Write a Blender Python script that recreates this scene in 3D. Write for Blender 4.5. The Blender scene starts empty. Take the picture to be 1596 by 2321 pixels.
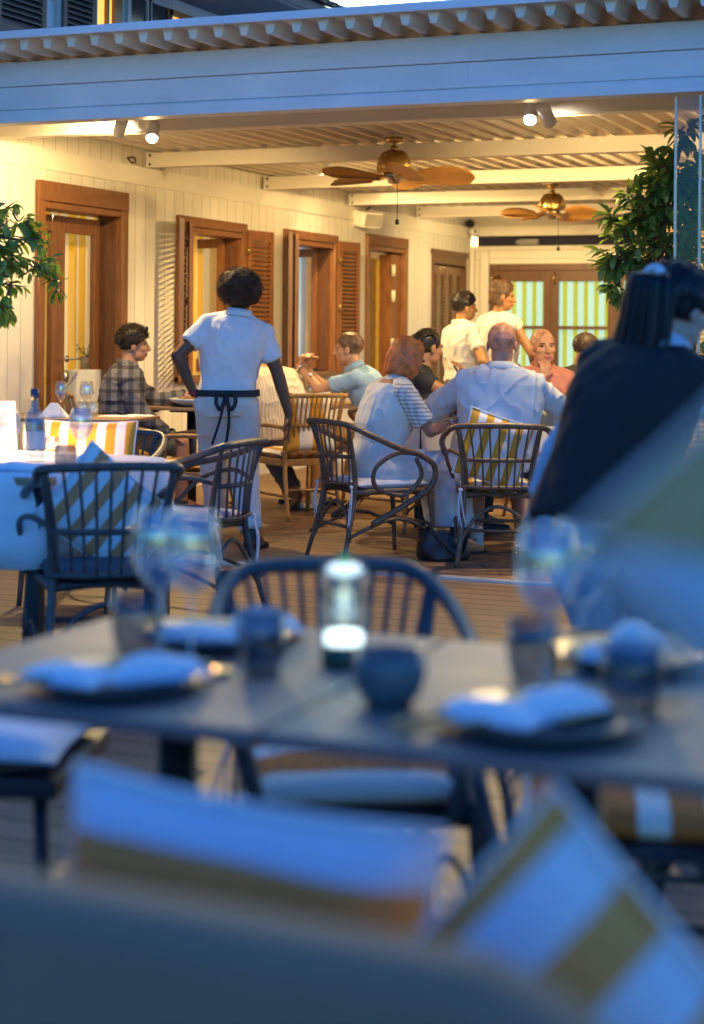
import bpy, bmesh, math, random
from math import sin, cos, tan, pi, radians, sqrt, atan2
from mathutils import Vector, Matrix, noise
V = Vector
random.seed(7)
scene = bpy.context.scene
COL = scene.collection

# ------------------------------------------------------------------ camera
FPX, CX, CY, CAMH = 3900.0, 798.0, 754.0, 1.27      # focal length and principal point of a 1596 px wide frame
TH = math.atan(1632 / 3900.0)                       # the camera looks this far left of the +Y wall direction
ROLL = 0.009
FW = V((-sin(TH), cos(TH), 0)); RT = V((cos(TH), sin(TH), 0)); UP = V((0, 0, 1))
cam_d = bpy.data.cameras.new('camera'); cam = bpy.data.objects.new('camera', cam_d); COL.objects.link(cam)
rr = RT * cos(ROLL) + UP * sin(ROLL); uu = -RT * sin(ROLL) + UP * cos(ROLL)
M = Matrix((rr, uu, -FW)).transposed().to_4x4(); M.translation = V((0, 0, CAMH)); cam.matrix_world = M
cam_d.sensor_fit = 'HORIZONTAL'; cam_d.sensor_width = 24; cam_d.lens = 24 * FPX / 1596
cam_d.shift_y = -(1160.7 - CY) / 1596
cam_d.clip_start = 0.05; cam_d.clip_end = 300
cam_d.dof.use_dof = True; cam_d.dof.focus_distance = 9.9; cam_d.dof.aperture_fstop = 1.9; cam_d.dof.aperture_blades = 9
scene.camera = cam

def ray(px, py):
    x, y = px - CX, py - CY
    x0 = x * cos(ROLL) + y * sin(ROLL); y0 = -x * sin(ROLL) + y * cos(ROLL)
    return FW + RT * (x0 / FPX) - UP * (y0 / FPX)
def D(px, py, d): return V((0, 0, CAMH)) + ray(px, py) * d                 # a point d metres ahead
def G(px, py, z=0):                                                        # a point at height z
    r = ray(px, py); return V((0, 0, CAMH)) + r * ((z - CAMH) / r.z)
def YP(px, py, Y): r = ray(px, py); return V((0, 0, CAMH)) + r * (Y / r.y) # a point on the plane y = Y
def XP(px, py, X): r = ray(px, py); return V((0, 0, CAMH)) + r * (X / r.x)
def yaw_of(v): return atan2(v.y, v.x) - pi / 2                             # turn that points local +y along v
YA = TH                                                                    # yaw of somebody looking straight away from the camera

# ------------------------------------------------------------------ world and exposure
w = bpy.data.worlds.new("World"); scene.world = w; w.use_nodes = True
nt = w.node_tree; bg = nt.nodes['Background']
sky = nt.nodes.new('ShaderNodeTexSky'); sky.sky_type = 'NISHITA'; sky.sun_disc = False
sky.sun_elevation = radians(3); sky.sun_rotation = radians(150); sky.altitude = 0; sky.air_density = 1.0; sky.dust_density = 0.3; sky.ozone_density = 3.0
mx = nt.nodes.new('ShaderNodeMix'); mx.data_type = 'RGBA'; mx.blend_type = 'MULTIPLY'; mx.inputs[0].default_value = 1
wtc = nt.nodes.new('ShaderNodeTexCoord'); wdt = nt.nodes.new('ShaderNodeVectorMath'); wdt.operation = 'DOT_PRODUCT'; wdt.inputs[1].default_value = (-.30, .93, .21)
wrm = nt.nodes.new('ShaderNodeMapRange'); wrm.interpolation_type = 'SMOOTHSTEP'; wrm.inputs[1].default_value = .35; wrm.inputs[2].default_value = .98   # dusk glow low in the north, deep blue elsewhere
wcm = nt.nodes.new('ShaderNodeMix'); wcm.data_type = 'RGBA'; wcm.inputs[6].default_value = (.092, .295, .66, 1); wcm.inputs[7].default_value = (2.9, 1.85, 1.12, 1)
nt.links.new(wtc.outputs['Generated'], wdt.inputs[0]); nt.links.new(wdt.outputs['Value'], wrm.inputs[0]); nt.links.new(wrm.outputs[0], wcm.inputs[0]); nt.links.new(wcm.outputs[2], mx.inputs[7])
nt.links.new(sky.outputs[0], mx.inputs[6]); nt.links.new(mx.outputs[2], bg.inputs[0])
bg.inputs[1].default_value = 0.15
scene.view_settings.view_transform = 'Standard'; scene.view_settings.look = 'None'
scene.view_settings.exposure = 3.2; scene.view_settings.gamma = 1
scene.render.engine = 'CYCLES'
scene.cycles.max_bounces = 8; scene.cycles.transparent_max_bounces = 24; scene.cycles.transmission_bounces = 6
scene.cycles.sample_clamp_indirect = 4; scene.cycles.caustics_reflective = False; scene.cycles.caustics_refractive = False

# ------------------------------------------------------------------ materials
MT = {}
def mat(name, col, rough=0.6, metal=0.0, var=0.12, scale=12.0, bump=0.0, bscale=80.0, sheen=0.0, spec=0.5, stretch=(1, 1, 1), emit=None, estr=0, coat=0, sss=0, trans=0):
    if name in MT: return MT[name]
    m = bpy.data.materials.new(name); m.use_nodes = True; n = m.node_tree; b = n.nodes['Principled BSDF']
    b.inputs['Roughness'].default_value = rough; b.inputs['Metallic'].default_value = metal
    b.inputs['Specular IOR Level'].default_value = spec
    b.inputs['Base Color'].default_value = (*col, 1)
    if sheen: b.inputs['Sheen Weight'].default_value = sheen
    if coat: b.inputs['Coat Weight'].default_value = coat
    if sss: b.inputs['Subsurface Weight'].default_value = sss; b.inputs['Subsurface Radius'].default_value = (.02, .008, .004)
    tc = n.nodes.new('ShaderNodeTexCoord'); mp = n.nodes.new('ShaderNodeMapping'); mp.inputs['Scale'].default_value = stretch
    n.links.new(tc.outputs['Object'], mp.inputs[0])
    if var:
        t = n.nodes.new('ShaderNodeTexNoise'); t.inputs['Scale'].default_value = scale; t.inputs['Detail'].default_value = 5
        n.links.new(mp.outputs[0], t.inputs[0])
        r = n.nodes.new('ShaderNodeMapRange'); r.inputs[1].default_value = .3; r.inputs[2].default_value = .7
        r.inputs[3].default_value = 1 - var; r.inputs[4].default_value = 1 + var; n.links.new(t.outputs[0], r.inputs[0])
        mu = n.nodes.new('ShaderNodeVectorMath'); mu.operation = 'SCALE'; mu.inputs[0].default_value = col
        n.links.new(r.outputs[0], mu.inputs['Scale']); n.links.new(mu.outputs[0], b.inputs['Base Color'])
        r2 = n.nodes.new('ShaderNodeMapRange'); r2.inputs[3].default_value = max(.02, rough - .08); r2.inputs[4].default_value = min(1, rough + .1)
        n.links.new(t.outputs[0], r2.inputs[0]); n.links.new(r2.outputs[0], b.inputs['Roughness'])
    if bump:
        t2 = n.nodes.new('ShaderNodeTexNoise'); t2.inputs['Scale'].default_value = bscale; t2.inputs['Detail'].default_value = 6
        n.links.new(mp.outputs[0], t2.inputs[0]); bp = n.nodes.new('ShaderNodeBump'); bp.inputs['Strength'].default_value = bump; bp.inputs['Distance'].default_value = .01
        n.links.new(t2.outputs[0], bp.inputs['Height']); n.links.new(bp.outputs[0], b.inputs['Normal'])
    if emit:
        b.inputs['Emission Color'].default_value = (*emit, 1); b.inputs['Emission Strength'].default_value = estr
    MT[name] = m; return m

def stripes(name, c1, c2, width, axis='X', duty=.5, rough=.85, emit=0, bump=.15, grid=None):
    """two colour stripes across an object axis; grid adds darker crossing lines (plaid)"""
    if name in MT: return MT[name]
    m = mat(name, c1, rough, var=0, bump=bump, bscale=300); n = m.node_tree; b = n.nodes['Principled BSDF']
    tc = n.nodes.new('ShaderNodeTexCoord'); sp = n.nodes.new('ShaderNodeSeparateXYZ')
    nz = n.nodes.new('ShaderNodeTexNoise'); nz.inputs['Scale'].default_value = 6
    ad = n.nodes.new('ShaderNodeVectorMath'); ad.operation = 'MULTIPLY_ADD'; ad.inputs[1].default_value = (.01, .01, .01)
    n.links.new(tc.outputs['Object'], nz.inputs[0]); n.links.new(nz.outputs['Color'], ad.inputs[0]); n.links.new(tc.outputs['Object'], ad.inputs[2])
    n.links.new(ad.outputs[0], sp.inputs[0])
    def band(ax, wd, du):
        a = n.nodes.new('ShaderNodeMath'); a.operation = 'DIVIDE'; a.inputs[1].default_value = wd; n.links.new(sp.outputs[ax], a.inputs[0])
        f = n.nodes.new('ShaderNodeMath'); f.operation = 'FRACT'; n.links.new(a.outputs[0], f.inputs[0])
        g = n.nodes.new('ShaderNodeMath'); g.operation = 'GREATER_THAN'; g.inputs[1].default_value = du; n.links.new(f.outputs[0], g.inputs[0]); return g
    g = band(axis, width, duty)
    mix = n.nodes.new('ShaderNodeMix'); mix.data_type = 'RGBA'; mix.inputs[6].default_value = (*c1, 1); mix.inputs[7].default_value = (*c2, 1)
    n.links.new(g.outputs[0], mix.inputs[0]); out = mix.outputs[2]
    if grid:
        g2 = band('Z', grid, .7); m2 = n.nodes.new('ShaderNodeMix'); m2.data_type = 'RGBA'; m2.blend_type = 'MULTIPLY'; m2.inputs[7].default_value = (.42, .42, .45, 1)
        n.links.new(g2.outputs[0], m2.inputs[0]); n.links.new(out, m2.inputs[6]); out = m2.outputs[2]
    n.links.new(out, b.inputs['Base Color'])
    if emit: n.links.new(out, b.inputs['Emission Color']); b.inputs['Emission Strength'].default_value = emit
    return m

def wood(name, c, axis=2, rough=.42, dark=.55):
    if name in MT: return MT[name]
    st = [14, 14, 14]; st[axis] = .9
    m = mat(name, c, rough, var=dark * .6, scale=5, bump=.12, bscale=14, stretch=tuple(st), coat=.15); return m

def groove(name, base, pitch, axis, gw=.04, rough=.6, bumpd=.01, dark=.35, seam=None, streak=True, var=.1):
    """boards: thin dark real grooves bumped into a surface, tone differs from board to board"""
    if name in MT: return MT[name]
    m = bpy.data.materials.new(name); m.use_nodes = True; n = m.node_tree; b = n.nodes['Principled BSDF']
    L = n.links.new
    tc = n.nodes.new('ShaderNodeTexCoord'); sp = n.nodes.new('ShaderNodeSeparateXYZ'); L(tc.outputs['Object'], sp.inputs[0])
    a = n.nodes.new('ShaderNodeMath'); a.operation = 'DIVIDE'; a.inputs[1].default_value = pitch; L(sp.outputs[axis], a.inputs[0])
    f = n.nodes.new('ShaderNodeMath'); f.operation = 'FRACT'; L(a.outputs[0], f.inputs[0])
    fl = n.nodes.new('ShaderNodeMath'); fl.operation = 'FLOOR'; L(a.outputs[0], fl.inputs[0])
    wn = n.nodes.new('ShaderNodeTexWhiteNoise'); wn.noise_dimensions = '1D'; L(fl.outputs[0], wn.inputs['W'])
    g = n.nodes.new('ShaderNodeMath'); g.operation = 'LESS_THAN'; g.inputs[1].default_value = gw; L(f.outputs[0], g.inputs[0])
    nz = n.nodes.new('ShaderNodeTexNoise'); nz.inputs['Scale'].default_value = 3; nz.inputs['Detail'].default_value = 6
    mp = n.nodes.new('ShaderNodeMapping'); st = [6, 6, 6]
    if streak: st[{'X': 1, 'Y': 0, 'Z': 0}[axis]] = .5
    mp.inputs['Scale'].default_value = st; L(tc.outputs['Object'], mp.inputs[0]); L(mp.outputs[0], nz.inputs[0])
    s1 = n.nodes.new('ShaderNodeMath'); s1.operation = 'MULTIPLY_ADD'; s1.inputs[1].default_value = var * 2; s1.inputs[2].default_value = 1 - var; L(wn.outputs[0], s1.inputs[0])
    s2 = n.nodes.new('ShaderNodeMath'); s2.operation = 'MULTIPLY_ADD'; s2.inputs[1].default_value = var * 3; s2.inputs[2].default_value = 1 - var * 1.5; L(nz.outputs[0], s2.inputs[0])
    s3 = n.nodes.new('ShaderNodeMath'); s3.operation = 'MULTIPLY'; L(s1.outputs[0], s3.inputs[0]); L(s2.outputs[0], s3.inputs[1])
    mu = n.nodes.new('ShaderNodeVectorMath'); mu.operation = 'SCALE'; mu.inputs[0].default_value = base; L(s3.outputs[0], mu.inputs['Scale'])
    mix = n.nodes.new('ShaderNodeMix'); mix.data_type = 'RGBA'; mix.inputs[7].default_value = (*[c * dark for c in base], 1); L(g.outputs[0], mix.inputs[0]); L(mu.outputs[0], mix.inputs[6])
    L(mix.outputs[2], b.inputs['Base Color'])
    inv = n.nodes.new('ShaderNodeMath'); inv.operation = 'SUBTRACT'; inv.inputs[0].default_value = 1; L(g.outputs[0], inv.inputs[1])
    ad = n.nodes.new('ShaderNodeMath'); ad.operation = 'MULTIPLY_ADD'; ad.inputs[1].default_value = .15; L(nz.outputs[0], ad.inputs[0]); L(inv.outputs[0], ad.inputs[2])
    bp = n.nodes.new('ShaderNodeBump'); bp.inputs['Strength'].default_value = .6; bp.inputs['Distance'].default_value = bumpd; L(ad.outputs[0], bp.inputs['Height']); L(bp.outputs[0], b.inputs['Normal'])
    r2 = n.nodes.new('ShaderNodeMapRange'); r2.inputs[3].default_value = rough - .12; r2.inputs[4].default_value = rough + .12; L(nz.outputs[0], r2.inputs[0]); L(r2.outputs[0], b.inputs['Roughness'])
    MT[name] = m; return m

def glassy(name, tint=(1, 1, 1), refl=.9, base=.04, rough=.02):
    if name in MT: return MT[name]
    m = bpy.data.materials.new(name); m.use_nodes = True; n = m.node_tree; n.nodes.clear(); L = n.links.new
    o = n.nodes.new('ShaderNodeOutputMaterial'); mix = n.nodes.new('ShaderNodeMixShader'); tr = n.nodes.new('ShaderNodeBsdfTransparent'); gl = n.nodes.new('ShaderNodeBsdfGlossy')
    tr.inputs[0].default_value = (*tint, 1); gl.inputs['Roughness'].default_value = rough; gl.inputs[0].default_value = (refl, refl, refl, 1)
    ge = n.nodes.new('ShaderNodeNewGeometry'); dt = n.nodes.new('ShaderNodeVectorMath'); dt.operation = 'DOT_PRODUCT'; L(ge.outputs['Normal'], dt.inputs[0]); L(ge.outputs['Incoming'], dt.inputs[1])
    ab = n.nodes.new('ShaderNodeMath'); ab.operation = 'ABSOLUTE'; L(dt.outputs['Value'], ab.inputs[0])
    om = n.nodes.new('ShaderNodeMath'); om.operation = 'SUBTRACT'; om.inputs[0].default_value = 1; L(ab.outputs[0], om.inputs[1])
    pw_ = n.nodes.new('ShaderNodeMath'); pw_.operation = 'POWER'; pw_.inputs[1].default_value = 4; L(om.outputs[0], pw_.inputs[0])
    ad = n.nodes.new('ShaderNodeMath'); ad.operation = 'MULTIPLY_ADD'; ad.inputs[1].default_value = .85; ad.inputs[2].default_value = base; L(pw_.outputs[0], ad.inputs[0])
    L(ad.outputs[0], mix.inputs[0]); L(tr.outputs[0], mix.inputs[1]); L(gl.outputs[0], mix.inputs[2]); L(mix.outputs[0], o.inputs[0])
    MT[name] = m; return m

def emis(name, col, s):
    return mat(name, col, .5, var=0, emit=col, estr=s)

# ------------------------------------------------------------------ mesh building
class MB:
    def __init__(s): s.v = []; s.f = []; s.m = []; s.sm = []; s.cur = 0
    def add(s, vs, fs, smooth=False):
        o = len(s.v); s.v += [tuple(v) for v in vs]
        for f in fs: s.f.append(tuple(i + o for i in f)); s.m.append(s.cur); s.sm.append(smooth)
    def box(s, x0, y0, z0, x1, y1, z1, T=None, bev=0):
        if bev:
            bm = bmesh.new(); bmesh.ops.create_cube(bm, size=1)
            for v in bm.verts: v.co = V(((x0 + x1) / 2 + v.co.x * (x1 - x0), (y0 + y1) / 2 + v.co.y * (y1 - y0), (z0 + z1) / 2 + v.co.z * (z1 - z0)))
            bmesh.ops.bevel(bm, geom=bm.edges[:], offset=bev, segments=2, affect='EDGES', profile=.7)
            vs = [T @ v.co if T else v.co.copy() for v in bm.verts]; fs = [[v.index for v in f.verts] for f in bm.faces]; bm.free()
            return s.add(vs, fs)
        vs = [V((x, y, z)) for z in (z0, z1) for x, y in ((x0, y0), (x1, y0), (x1, y1), (x0, y1))]
        if T: vs = [T @ v for v in vs]
        s.add(vs, [(3, 2, 1, 0), (4, 5, 6, 7), (0, 1, 5, 4), (1, 2, 6, 5), (2, 3, 7, 6), (3, 0, 4, 7)])
    def prism(s, poly, axis, a, b, T=None):
        """2D polygon extruded along an axis between a and b"""
        n = len(poly); vs = []
        for t in (a, b):
            for p, q in poly: vs.append(V((t, p, q)) if axis == 'X' else V((p, t, q)) if axis == 'Y' else V((p, q, t)))
        if T: vs = [T @ v for v in vs]
        s.add(vs, [tuple(range(n))[::-1], tuple(range(n, 2 * n))] + [(i, (i + 1) % n, n + (i + 1) % n, n + i) for i in range(n)])
    def tube(s, pts, r, seg=8, closed=False, sub=4, rads=None, squash=None):
        pts = [V(p) for p in pts]
        if rads is None: rads = [r] * len(pts)
        if sub > 1 and len(pts) > 2: pts, rads = smoothpath(pts, rads, sub, closed)
        n = len(pts); vs = []; fs = []; up = V((0, 0, 1))
        t0 = (pts[1] - pts[0]).normalized()
        if abs(t0.dot(up)) > .9: up = V((1, 0, 0))
        side = t0.cross(up).normalized()
        for i, p in enumerate(pts):
            a = pts[(i - 1) % n] if (closed or i > 0) else p; b = pts[(i + 1) % n] if (closed or i < n - 1) else p
            t = (b - a).normalized(); side = (side - t * side.dot(t)).normalized(); nn = t.cross(side)
            for k in range(seg):
                an = 2 * pi * k / seg; vs.append(p + (side * cos(an) + nn * sin(an)) * rads[i])
        m = n if closed else n - 1
        for i in range(m):
            j = (i + 1) % n
            for k in range(seg): l = (k + 1) % seg; fs.append((i * seg + k, i * seg + l, j * seg + l, j * seg + k))
        if not closed: fs.append(tuple(range(seg))[::-1]); fs.append(tuple((n - 1) * seg + k for k in range(seg)))
        s.add(vs, fs, True)
    def lathe(s, prof, c=(0, 0, 0), seg=24, closed=False, T=None):
        vs = []; fs = []; n = len(prof)
        for k in range(seg):
            a = 2 * pi * k / seg
            for r, z in prof:
                p = V((r * cos(a), r * sin(a), z)); p = T @ p if T else p; vs.append(p + V(c))
        for k in range(seg):
            l = (k + 1) % seg
            for i in range(n if closed else n - 1):
                j = (i + 1) % n; fs.append((k * n + i, l * n + i, l * n + j, k * n + j))
        s.add(vs, fs, True)
    def ell(s, c, r, T=None, seg=16, rings=10):
        vs = []; fs = []
        for i in range(rings + 1):
            ph = pi * i / rings
            for k in range(seg):
                a = 2 * pi * k / seg; p = V((r[0] * sin(ph) * cos(a), r[1] * sin(ph) * sin(a), r[2] * cos(ph)))
                if T: p = T @ p
                vs.append(p + V(c))
        for i in range(rings):
            for k in range(seg): l = (k + 1) % seg; fs.append((i * seg + k, (i + 1) * seg + k, (i + 1) * seg + l, i * seg + l))
        s.add(vs, fs, True)
    def build(s, name, mats, parent=None, loc=None, rz=0, bev=0):
        me = bpy.data.meshes.new(name); me.from_pydata(s.v, [], s.f)
        if not isinstance(mats, (list, tuple)): mats = [mats]
        for m in mats: me.materials.append(m)
        me.polygons.foreach_set('material_index', s.m); me.polygons.foreach_set('use_smooth', s.sm); me.update()
        o = bpy.data.objects.new(name, me); COL.objects.link(o)
        if loc is not None: o.location = loc
        o.rotation_euler = (0, 0, rz)
        if parent: o.parent = parent
        if bev:
            bv = o.modifiers.new('bevel', 'BEVEL'); bv.width = bev; bv.segments = 2; bv.limit_method = 'ANGLE'
        return o

def smoothpath(pts, rads, sub, closed=False):
    n = len(pts); P = []; R = []
    for i in range(n if closed else n - 1):
        g = lambda k: pts[k % n] if closed else pts[max(0, min(n - 1, k))]
        h = lambda k: rads[k % n] if closed else rads[max(0, min(n - 1, k))]
        for j in range(sub):
            t = j / sub; a, b, c, d = g(i - 1), g(i), g(i + 1), g(i + 2)
            P.append(.5 * ((2 * b) + (c - a) * t + (2 * a - 5 * b + 4 * c - d) * t * t + (3 * b - 3 * c + d - a) * t ** 3)); R.append(h(i) * (1 - t) + h(i + 1) * t)
    if not closed: P.append(pts[-1]); R.append(rads[-1])
    return P, R

def tag(o, label=None, cat=None, group=None, kind=None):
    if label: o['label'] = label
    if cat: o['category'] = cat
    if group: o['group'] = group
    if kind: o['kind'] = kind
    return o
def thing(name, label, cat, loc=(0, 0, 0), rz=0, group=None):
    o = bpy.data.objects.new(name, None); COL.objects.link(o); o.location = loc; o.rotation_euler = (0, 0, rz); o.empty_display_size = .1
    return tag(o, label, cat, group)
def sub(name, parent):                                   # an Empty part that holds sub-parts
    o = bpy.data.objects.new(name, None); COL.objects.link(o); o.parent = parent; o.empty_display_size = .05; return o
def copy_tree(o, loc=None, rz=None, label=None, group=None, parent=None):
    c = o.copy(); COL.objects.link(c)
    if parent: c.parent = parent
    if loc is not None: c.location = loc
    if rz is not None: c.rotation_euler = (0, 0, rz)
    if label: c['label'] = label
    if group: c['group'] = group
    for ch in list(o.children): copy_tree(ch, parent=c)
    return c

# ------------------------------------------------------------------ shared materials
M_white = mat('white_paint', (.78, .77, .75), .45, var=.05, scale=2, bump=.03)
M_fascia = mat('powder_coated_beam', (.72, .75, .80), .42, var=.09, scale=1.6, stretch=(1, 1, 2.5), bump=.02)
M_beam = mat('cream_beam_paint', (.78, .72, .62), .55, var=.05, scale=2)
M_wall = groove('white_wall_boards', (.80, .75, .66), .155, 'Y', .035, .6, .005, .45, var=.055)
M_wallx = groove('white_wall_boards_cross', (.80, .75, .66), .155, 'X', .03, .6, .004, .55, var=.035)
M_plain = mat('plain_wall_paint', (.80, .75, .66), .6, var=.04, scale=2)
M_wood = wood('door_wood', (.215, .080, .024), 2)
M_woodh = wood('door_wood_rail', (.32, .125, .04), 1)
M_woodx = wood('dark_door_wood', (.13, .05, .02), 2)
M_deck = groove('deck_boards', (.24, .145, .085), .145, 'Y', .075, .5, .012, .12, var=.16)
M_deck_out = groove('terrace_boards', (.175, .115, .08), .145, 'Y', .10, .5, .014, .08, var=.16)
M_brass = mat('aged_brass', (.62, .42, .16), .28, 1, var=.12, scale=9)
M_steel = mat('brushed_steel', (.62, .6, .56), .3, 1)
M_dark = mat('dark_metal', (.03, .032, .036), .45, .4)
M_alu = mat('track_aluminium', (.72, .72, .72), .35, .6)
M_glass = glassy('window_glass', (.97, .98, .97), .9, .05)
M_wine = glassy('wine_glass', (.93, .96, .97), 1, .17)
M_tumbler = glassy('smoked_glass', (.66, .68, .72), .85, .07)
M_yc = stripes('curtain_stripes', (.74, .40, .03), (.78, .62, .34), .17, 'Y', .5, emit=.05)  # stripes glow faintly for the lamplight behind the curtains
M_yellow, M_cw = (.66, .34, .03), (.78, .76, .72)
M_cush = stripes('cushion_stripes', M_yellow, M_cw, .13, 'X', .5)
M_cush2 = stripes('cushion_stripes_fine', M_yellow, M_cw, .085, 'X', .5)
M_cushy = mat('mustard_cushion', (.58, .30, .04), .85, var=.1, bump=.2, bscale=200)
M_rattan = mat('brown_rattan', (.16, .085, .045), .42, var=.4, scale=30, bump=.3, bscale=60)
M_rattan_g = mat('golden_rattan', (.42, .23, .075), .42, var=.3, scale=30, bump=.3, bscale=60)
M_rattan_d = mat('dark_rattan', (.075, .06, .055), .4, var=.35, scale=30, bump=.3, bscale=60)
M_cloth = mat('white_tablecloth', (.78, .78, .80), .85, var=.03, bump=.25, bscale=10)
M_nap = mat('napkin_linen', (.80, .80, .82), .9, var=.03, bump=.3, bscale=30)
M_tabletop = wood('table_board', (.36, .22, .11), 0)
M_slate = mat('slate_tabletop', (.20, .17, .155), .52, spec=.35, var=.08, scale=7)
M_plate = mat('white_porcelain', (.8, .79, .76), .15, var=0)
M_plated = mat('dark_stoneware', (.06, .075, .085), .3, var=.25, scale=20)
M_tree = mat('bark', (.12, .08, .05), .85, bump=.5, bscale=30)
M_pot = mat('pot_clay', (.22, .20, .19), .6)
# ================================================================== GROUND
XW, YT, YB = -6.63, 8.41, 19.5        # left wall plane, threshold track, back wall
ZC = 2.53                              # wall top and beam underside
def ground(name, x0, y0, x1, y1, z, m):
    b = MB(); b.add([(x0, y0, z), (x1, y0, z), (x1, y1, z), (x0, y1, z)], [(0, 1, 2, 3)]); o = b.build(name, m); o['kind'] = 'structure'; return o
ground('ground', -150, -150, 150, 150, -.25, mat('ground_soil', (.10, .09, .07), .9))
b = MB(); b.box(-9.5, -3, -.24, 9, YT - .035, 0); tag(b.build('terrace_deck', M_deck_out), kind='structure')
b = MB(); b.box(-9.5, YT + .035, -.24, 9, 24, 0); tag(b.build('covered_deck', M_deck), kind='structure')
b = MB()
for y0, y1, z in ((-.034, -.022, .014), (-.022, -.004, .004), (-.004, .004, .012), (.004, .022, .004), (.022, .034, .014)): b.box(XW + .01, YT + y0, -.05, 6, YT + y1, z)
tag(b.build('floor_track', M_alu), 'pale metal sliding door track set in the deck floor', 'track')

# ================================================================== RESTAURANT BUILDING
bld = thing('restaurant_building', 'cream boarded restaurant building with brown wooden doors and louvred shutters', 'building', (XW, 14, 0))
BO = V((XW, 14, 0))
def L(m):                                # world-space mesh moved into the building's frame
    m.v = [tuple(V(v) - BO) for v in m.v]; return m
def bpart(m, name, mats, parent=None, bev=0): return L(m).build(name, mats, parent or bld, bev=bev)

# openings of the left wall: (y0, y1, z0, z1)
def wy(px, py=700): return XP(px, py, XW).y
d1 = (wy(84), wy(274), 0, 2.17)
w1 = (wy(400), wy(547), .90, 2.12)
w2 = (wy(642), wy(755), .90, 2.13)
d2 = (wy(829), wy(915), 0, 2.17)
s4 = (wy(977), wy(1054), .25, 2.16)
ops = [d1, w1, w2, d2, s4]
b = MB(); y = 5.5; T0 = XW - .22
for (a, c, z0, z1) in ops:
    b.box(T0, y, -.2, XW, a, ZC - .14)
    if z0 > 0: b.box(T0, a, -.2, XW, c, z0)
    b.box(T0, a, z1, XW, c, ZC - .14); y = c
b.box(T0, y, -.2, XW, YB, ZC - .14)
wall = bpart(b, 'wall', M_wall)
b = MB(); b.box(T0, 5.5, ZC - .14, XW + .012, YB, ZC); bpart(b, 'wall_band', M_plain)
b = MB(); b.box(T0, 5.5, ZC, XW - .03, YB + .2, 3.0); bpart(b, 'upper_wall_boards', M_wall)

def frame(name, o, fw=.085, top=.16, sill=False, proud=.03):
    y0, y1, z0, z1 = o; b = MB(); b.box(XW - .18, y0, z0, XW + proud, y0 + .045, z1 - .003); b.box(XW - .18, y1 - .045, z0, XW + proud, y1, z1 - .003)
    b.box(XW - .18, y0 + .045, z1 - .05, XW + proud, y1 - .045, z1 - .003)
    b.box(XW + .003, y0 - fw + .045, z0 - (0.04 if sill else 0), XW + proud + .008, y0 + .043, z1 + .001)
    b.box(XW + .003, y1 - .043, z0 - (0.04 if sill else 0), XW + proud + .008, y1 + fw - .045, z1 + .001)
    b.box(XW + .003, y0 - fw + .045, z1 + .001, XW + proud + .012, y1 + fw - .045, z1 + top - .05)
    if sill: b.box(XW - .15, y0 - .03, z0 - .05, XW + .07, y1 + .03, z0)
    return bpart(b, name, M_wood, bld, bev=.004)
def leaf(parent, T, wd, z0, z1, st=.085, rail=.12, name='leaf', glass=True, thick=.045, mt=None):
    """a glazed door leaf in its own frame: local x along the leaf from its hinge, y its thickness"""
    b = MB()
    for a, c in ((0, st), (wd - st, wd)): b.box(a, 0, z0, c, thick, z1, T)
    b.box(st, .002, z1 - rail, wd - st, thick - .002, z1, T); b.box(st, .002, z0, wd - st, thick - .002, z0 + rail * 1.4, T)
    o = bpart(b, name, mt or M_wood, parent, bev=.004)
    if glass:
        g = MB(); g.box(st, thick * .45, z0 + rail * 1.4, wd - st, thick * .55, z1 - rail, T); bpart(g, 'glass', M_glass, parent)
    return o
def Tm(x, y, ang): return Matrix.Translation((x, y, 0)) @ Matrix.Rotation(ang, 4, 'Z')
def louvre(parent, T, wd, z0, z1, name='shutter_leaf', st=.05, mt=None, thick=.035, pitch=.04):
    b = MB(); mt = mt or M_wood
    for a, c in ((0, st), (wd - st, wd)): b.box(a, 0, z0, c, thick, z1, T)
    for za, zb in ((z0, z0 + .09), (z1 - .09, z1)): b.box(st, .002, za, wd - st, thick - .002, zb, T)
    z = z0 + .095
    while z < z1 - .10:
        pts = [(st, -.001, z + .006), (wd - st, -.001, z + .006), (wd - st, thick + .001, z + .036), (st, thick + .001, z + .036)]
        vs = [T @ V(p) for p in pts] + [T @ V((p[0], p[1], p[2] - .008)) for p in pts]
        b.add(vs, [(0, 1, 2, 3), (7, 6, 5, 4), (0, 4, 5, 1), (1, 5, 6, 2), (2, 6, 7, 3), (3, 7, 4, 0)]); z += pitch
    return bpart(b, name, mt, parent)
def hinge(parent, x, y, z):
    b = MB(); b.tube([(x, y, z - .035), (x, y, z + .035)], .008, sub=1); b.box(x - .02, y - .003, z - .03, x + .02, y + .003, z + .03); bpart(b, 'hinge', M_brass, parent)

# glazed double door
P = frame('double_door', d1, .085, .19)
yd0, yd1 = d1[0] + .045, d1[1] - .045; span = yd1 - yd0; rx = XW - .15
lw = span * .44
leaf(P, Tm(rx, yd0, pi / 2), lw, .02, 2.1); leaf(P, Tm(rx, yd0 + lw + .003, pi / 2), span - lw - .003, .02, 2.1)
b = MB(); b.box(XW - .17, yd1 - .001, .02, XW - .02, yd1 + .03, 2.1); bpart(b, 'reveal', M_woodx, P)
b = MB(); hy = yd0 + lw + .035; b.lathe([(0, 0), (.026, 0), (.026, .008), (0, .01)], (rx + .05, hy, 1.06), 16, T=Matrix.Rotation(pi / 2, 4, 'Y'))
b.tube([(rx + .045, hy, 1.06), (rx + .09, hy, 1.06), (rx + .095, hy + .12, 1.06)], .009, sub=2)
b.lathe([(0, 0), (.034, 0), (.034, .01), (0, .012)], (rx + .045, hy, .93), 18, T=Matrix.Rotation(pi / 2, 4, 'Y') @ Matrix.Diagonal((1.3, .9, 1, 1)))
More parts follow.
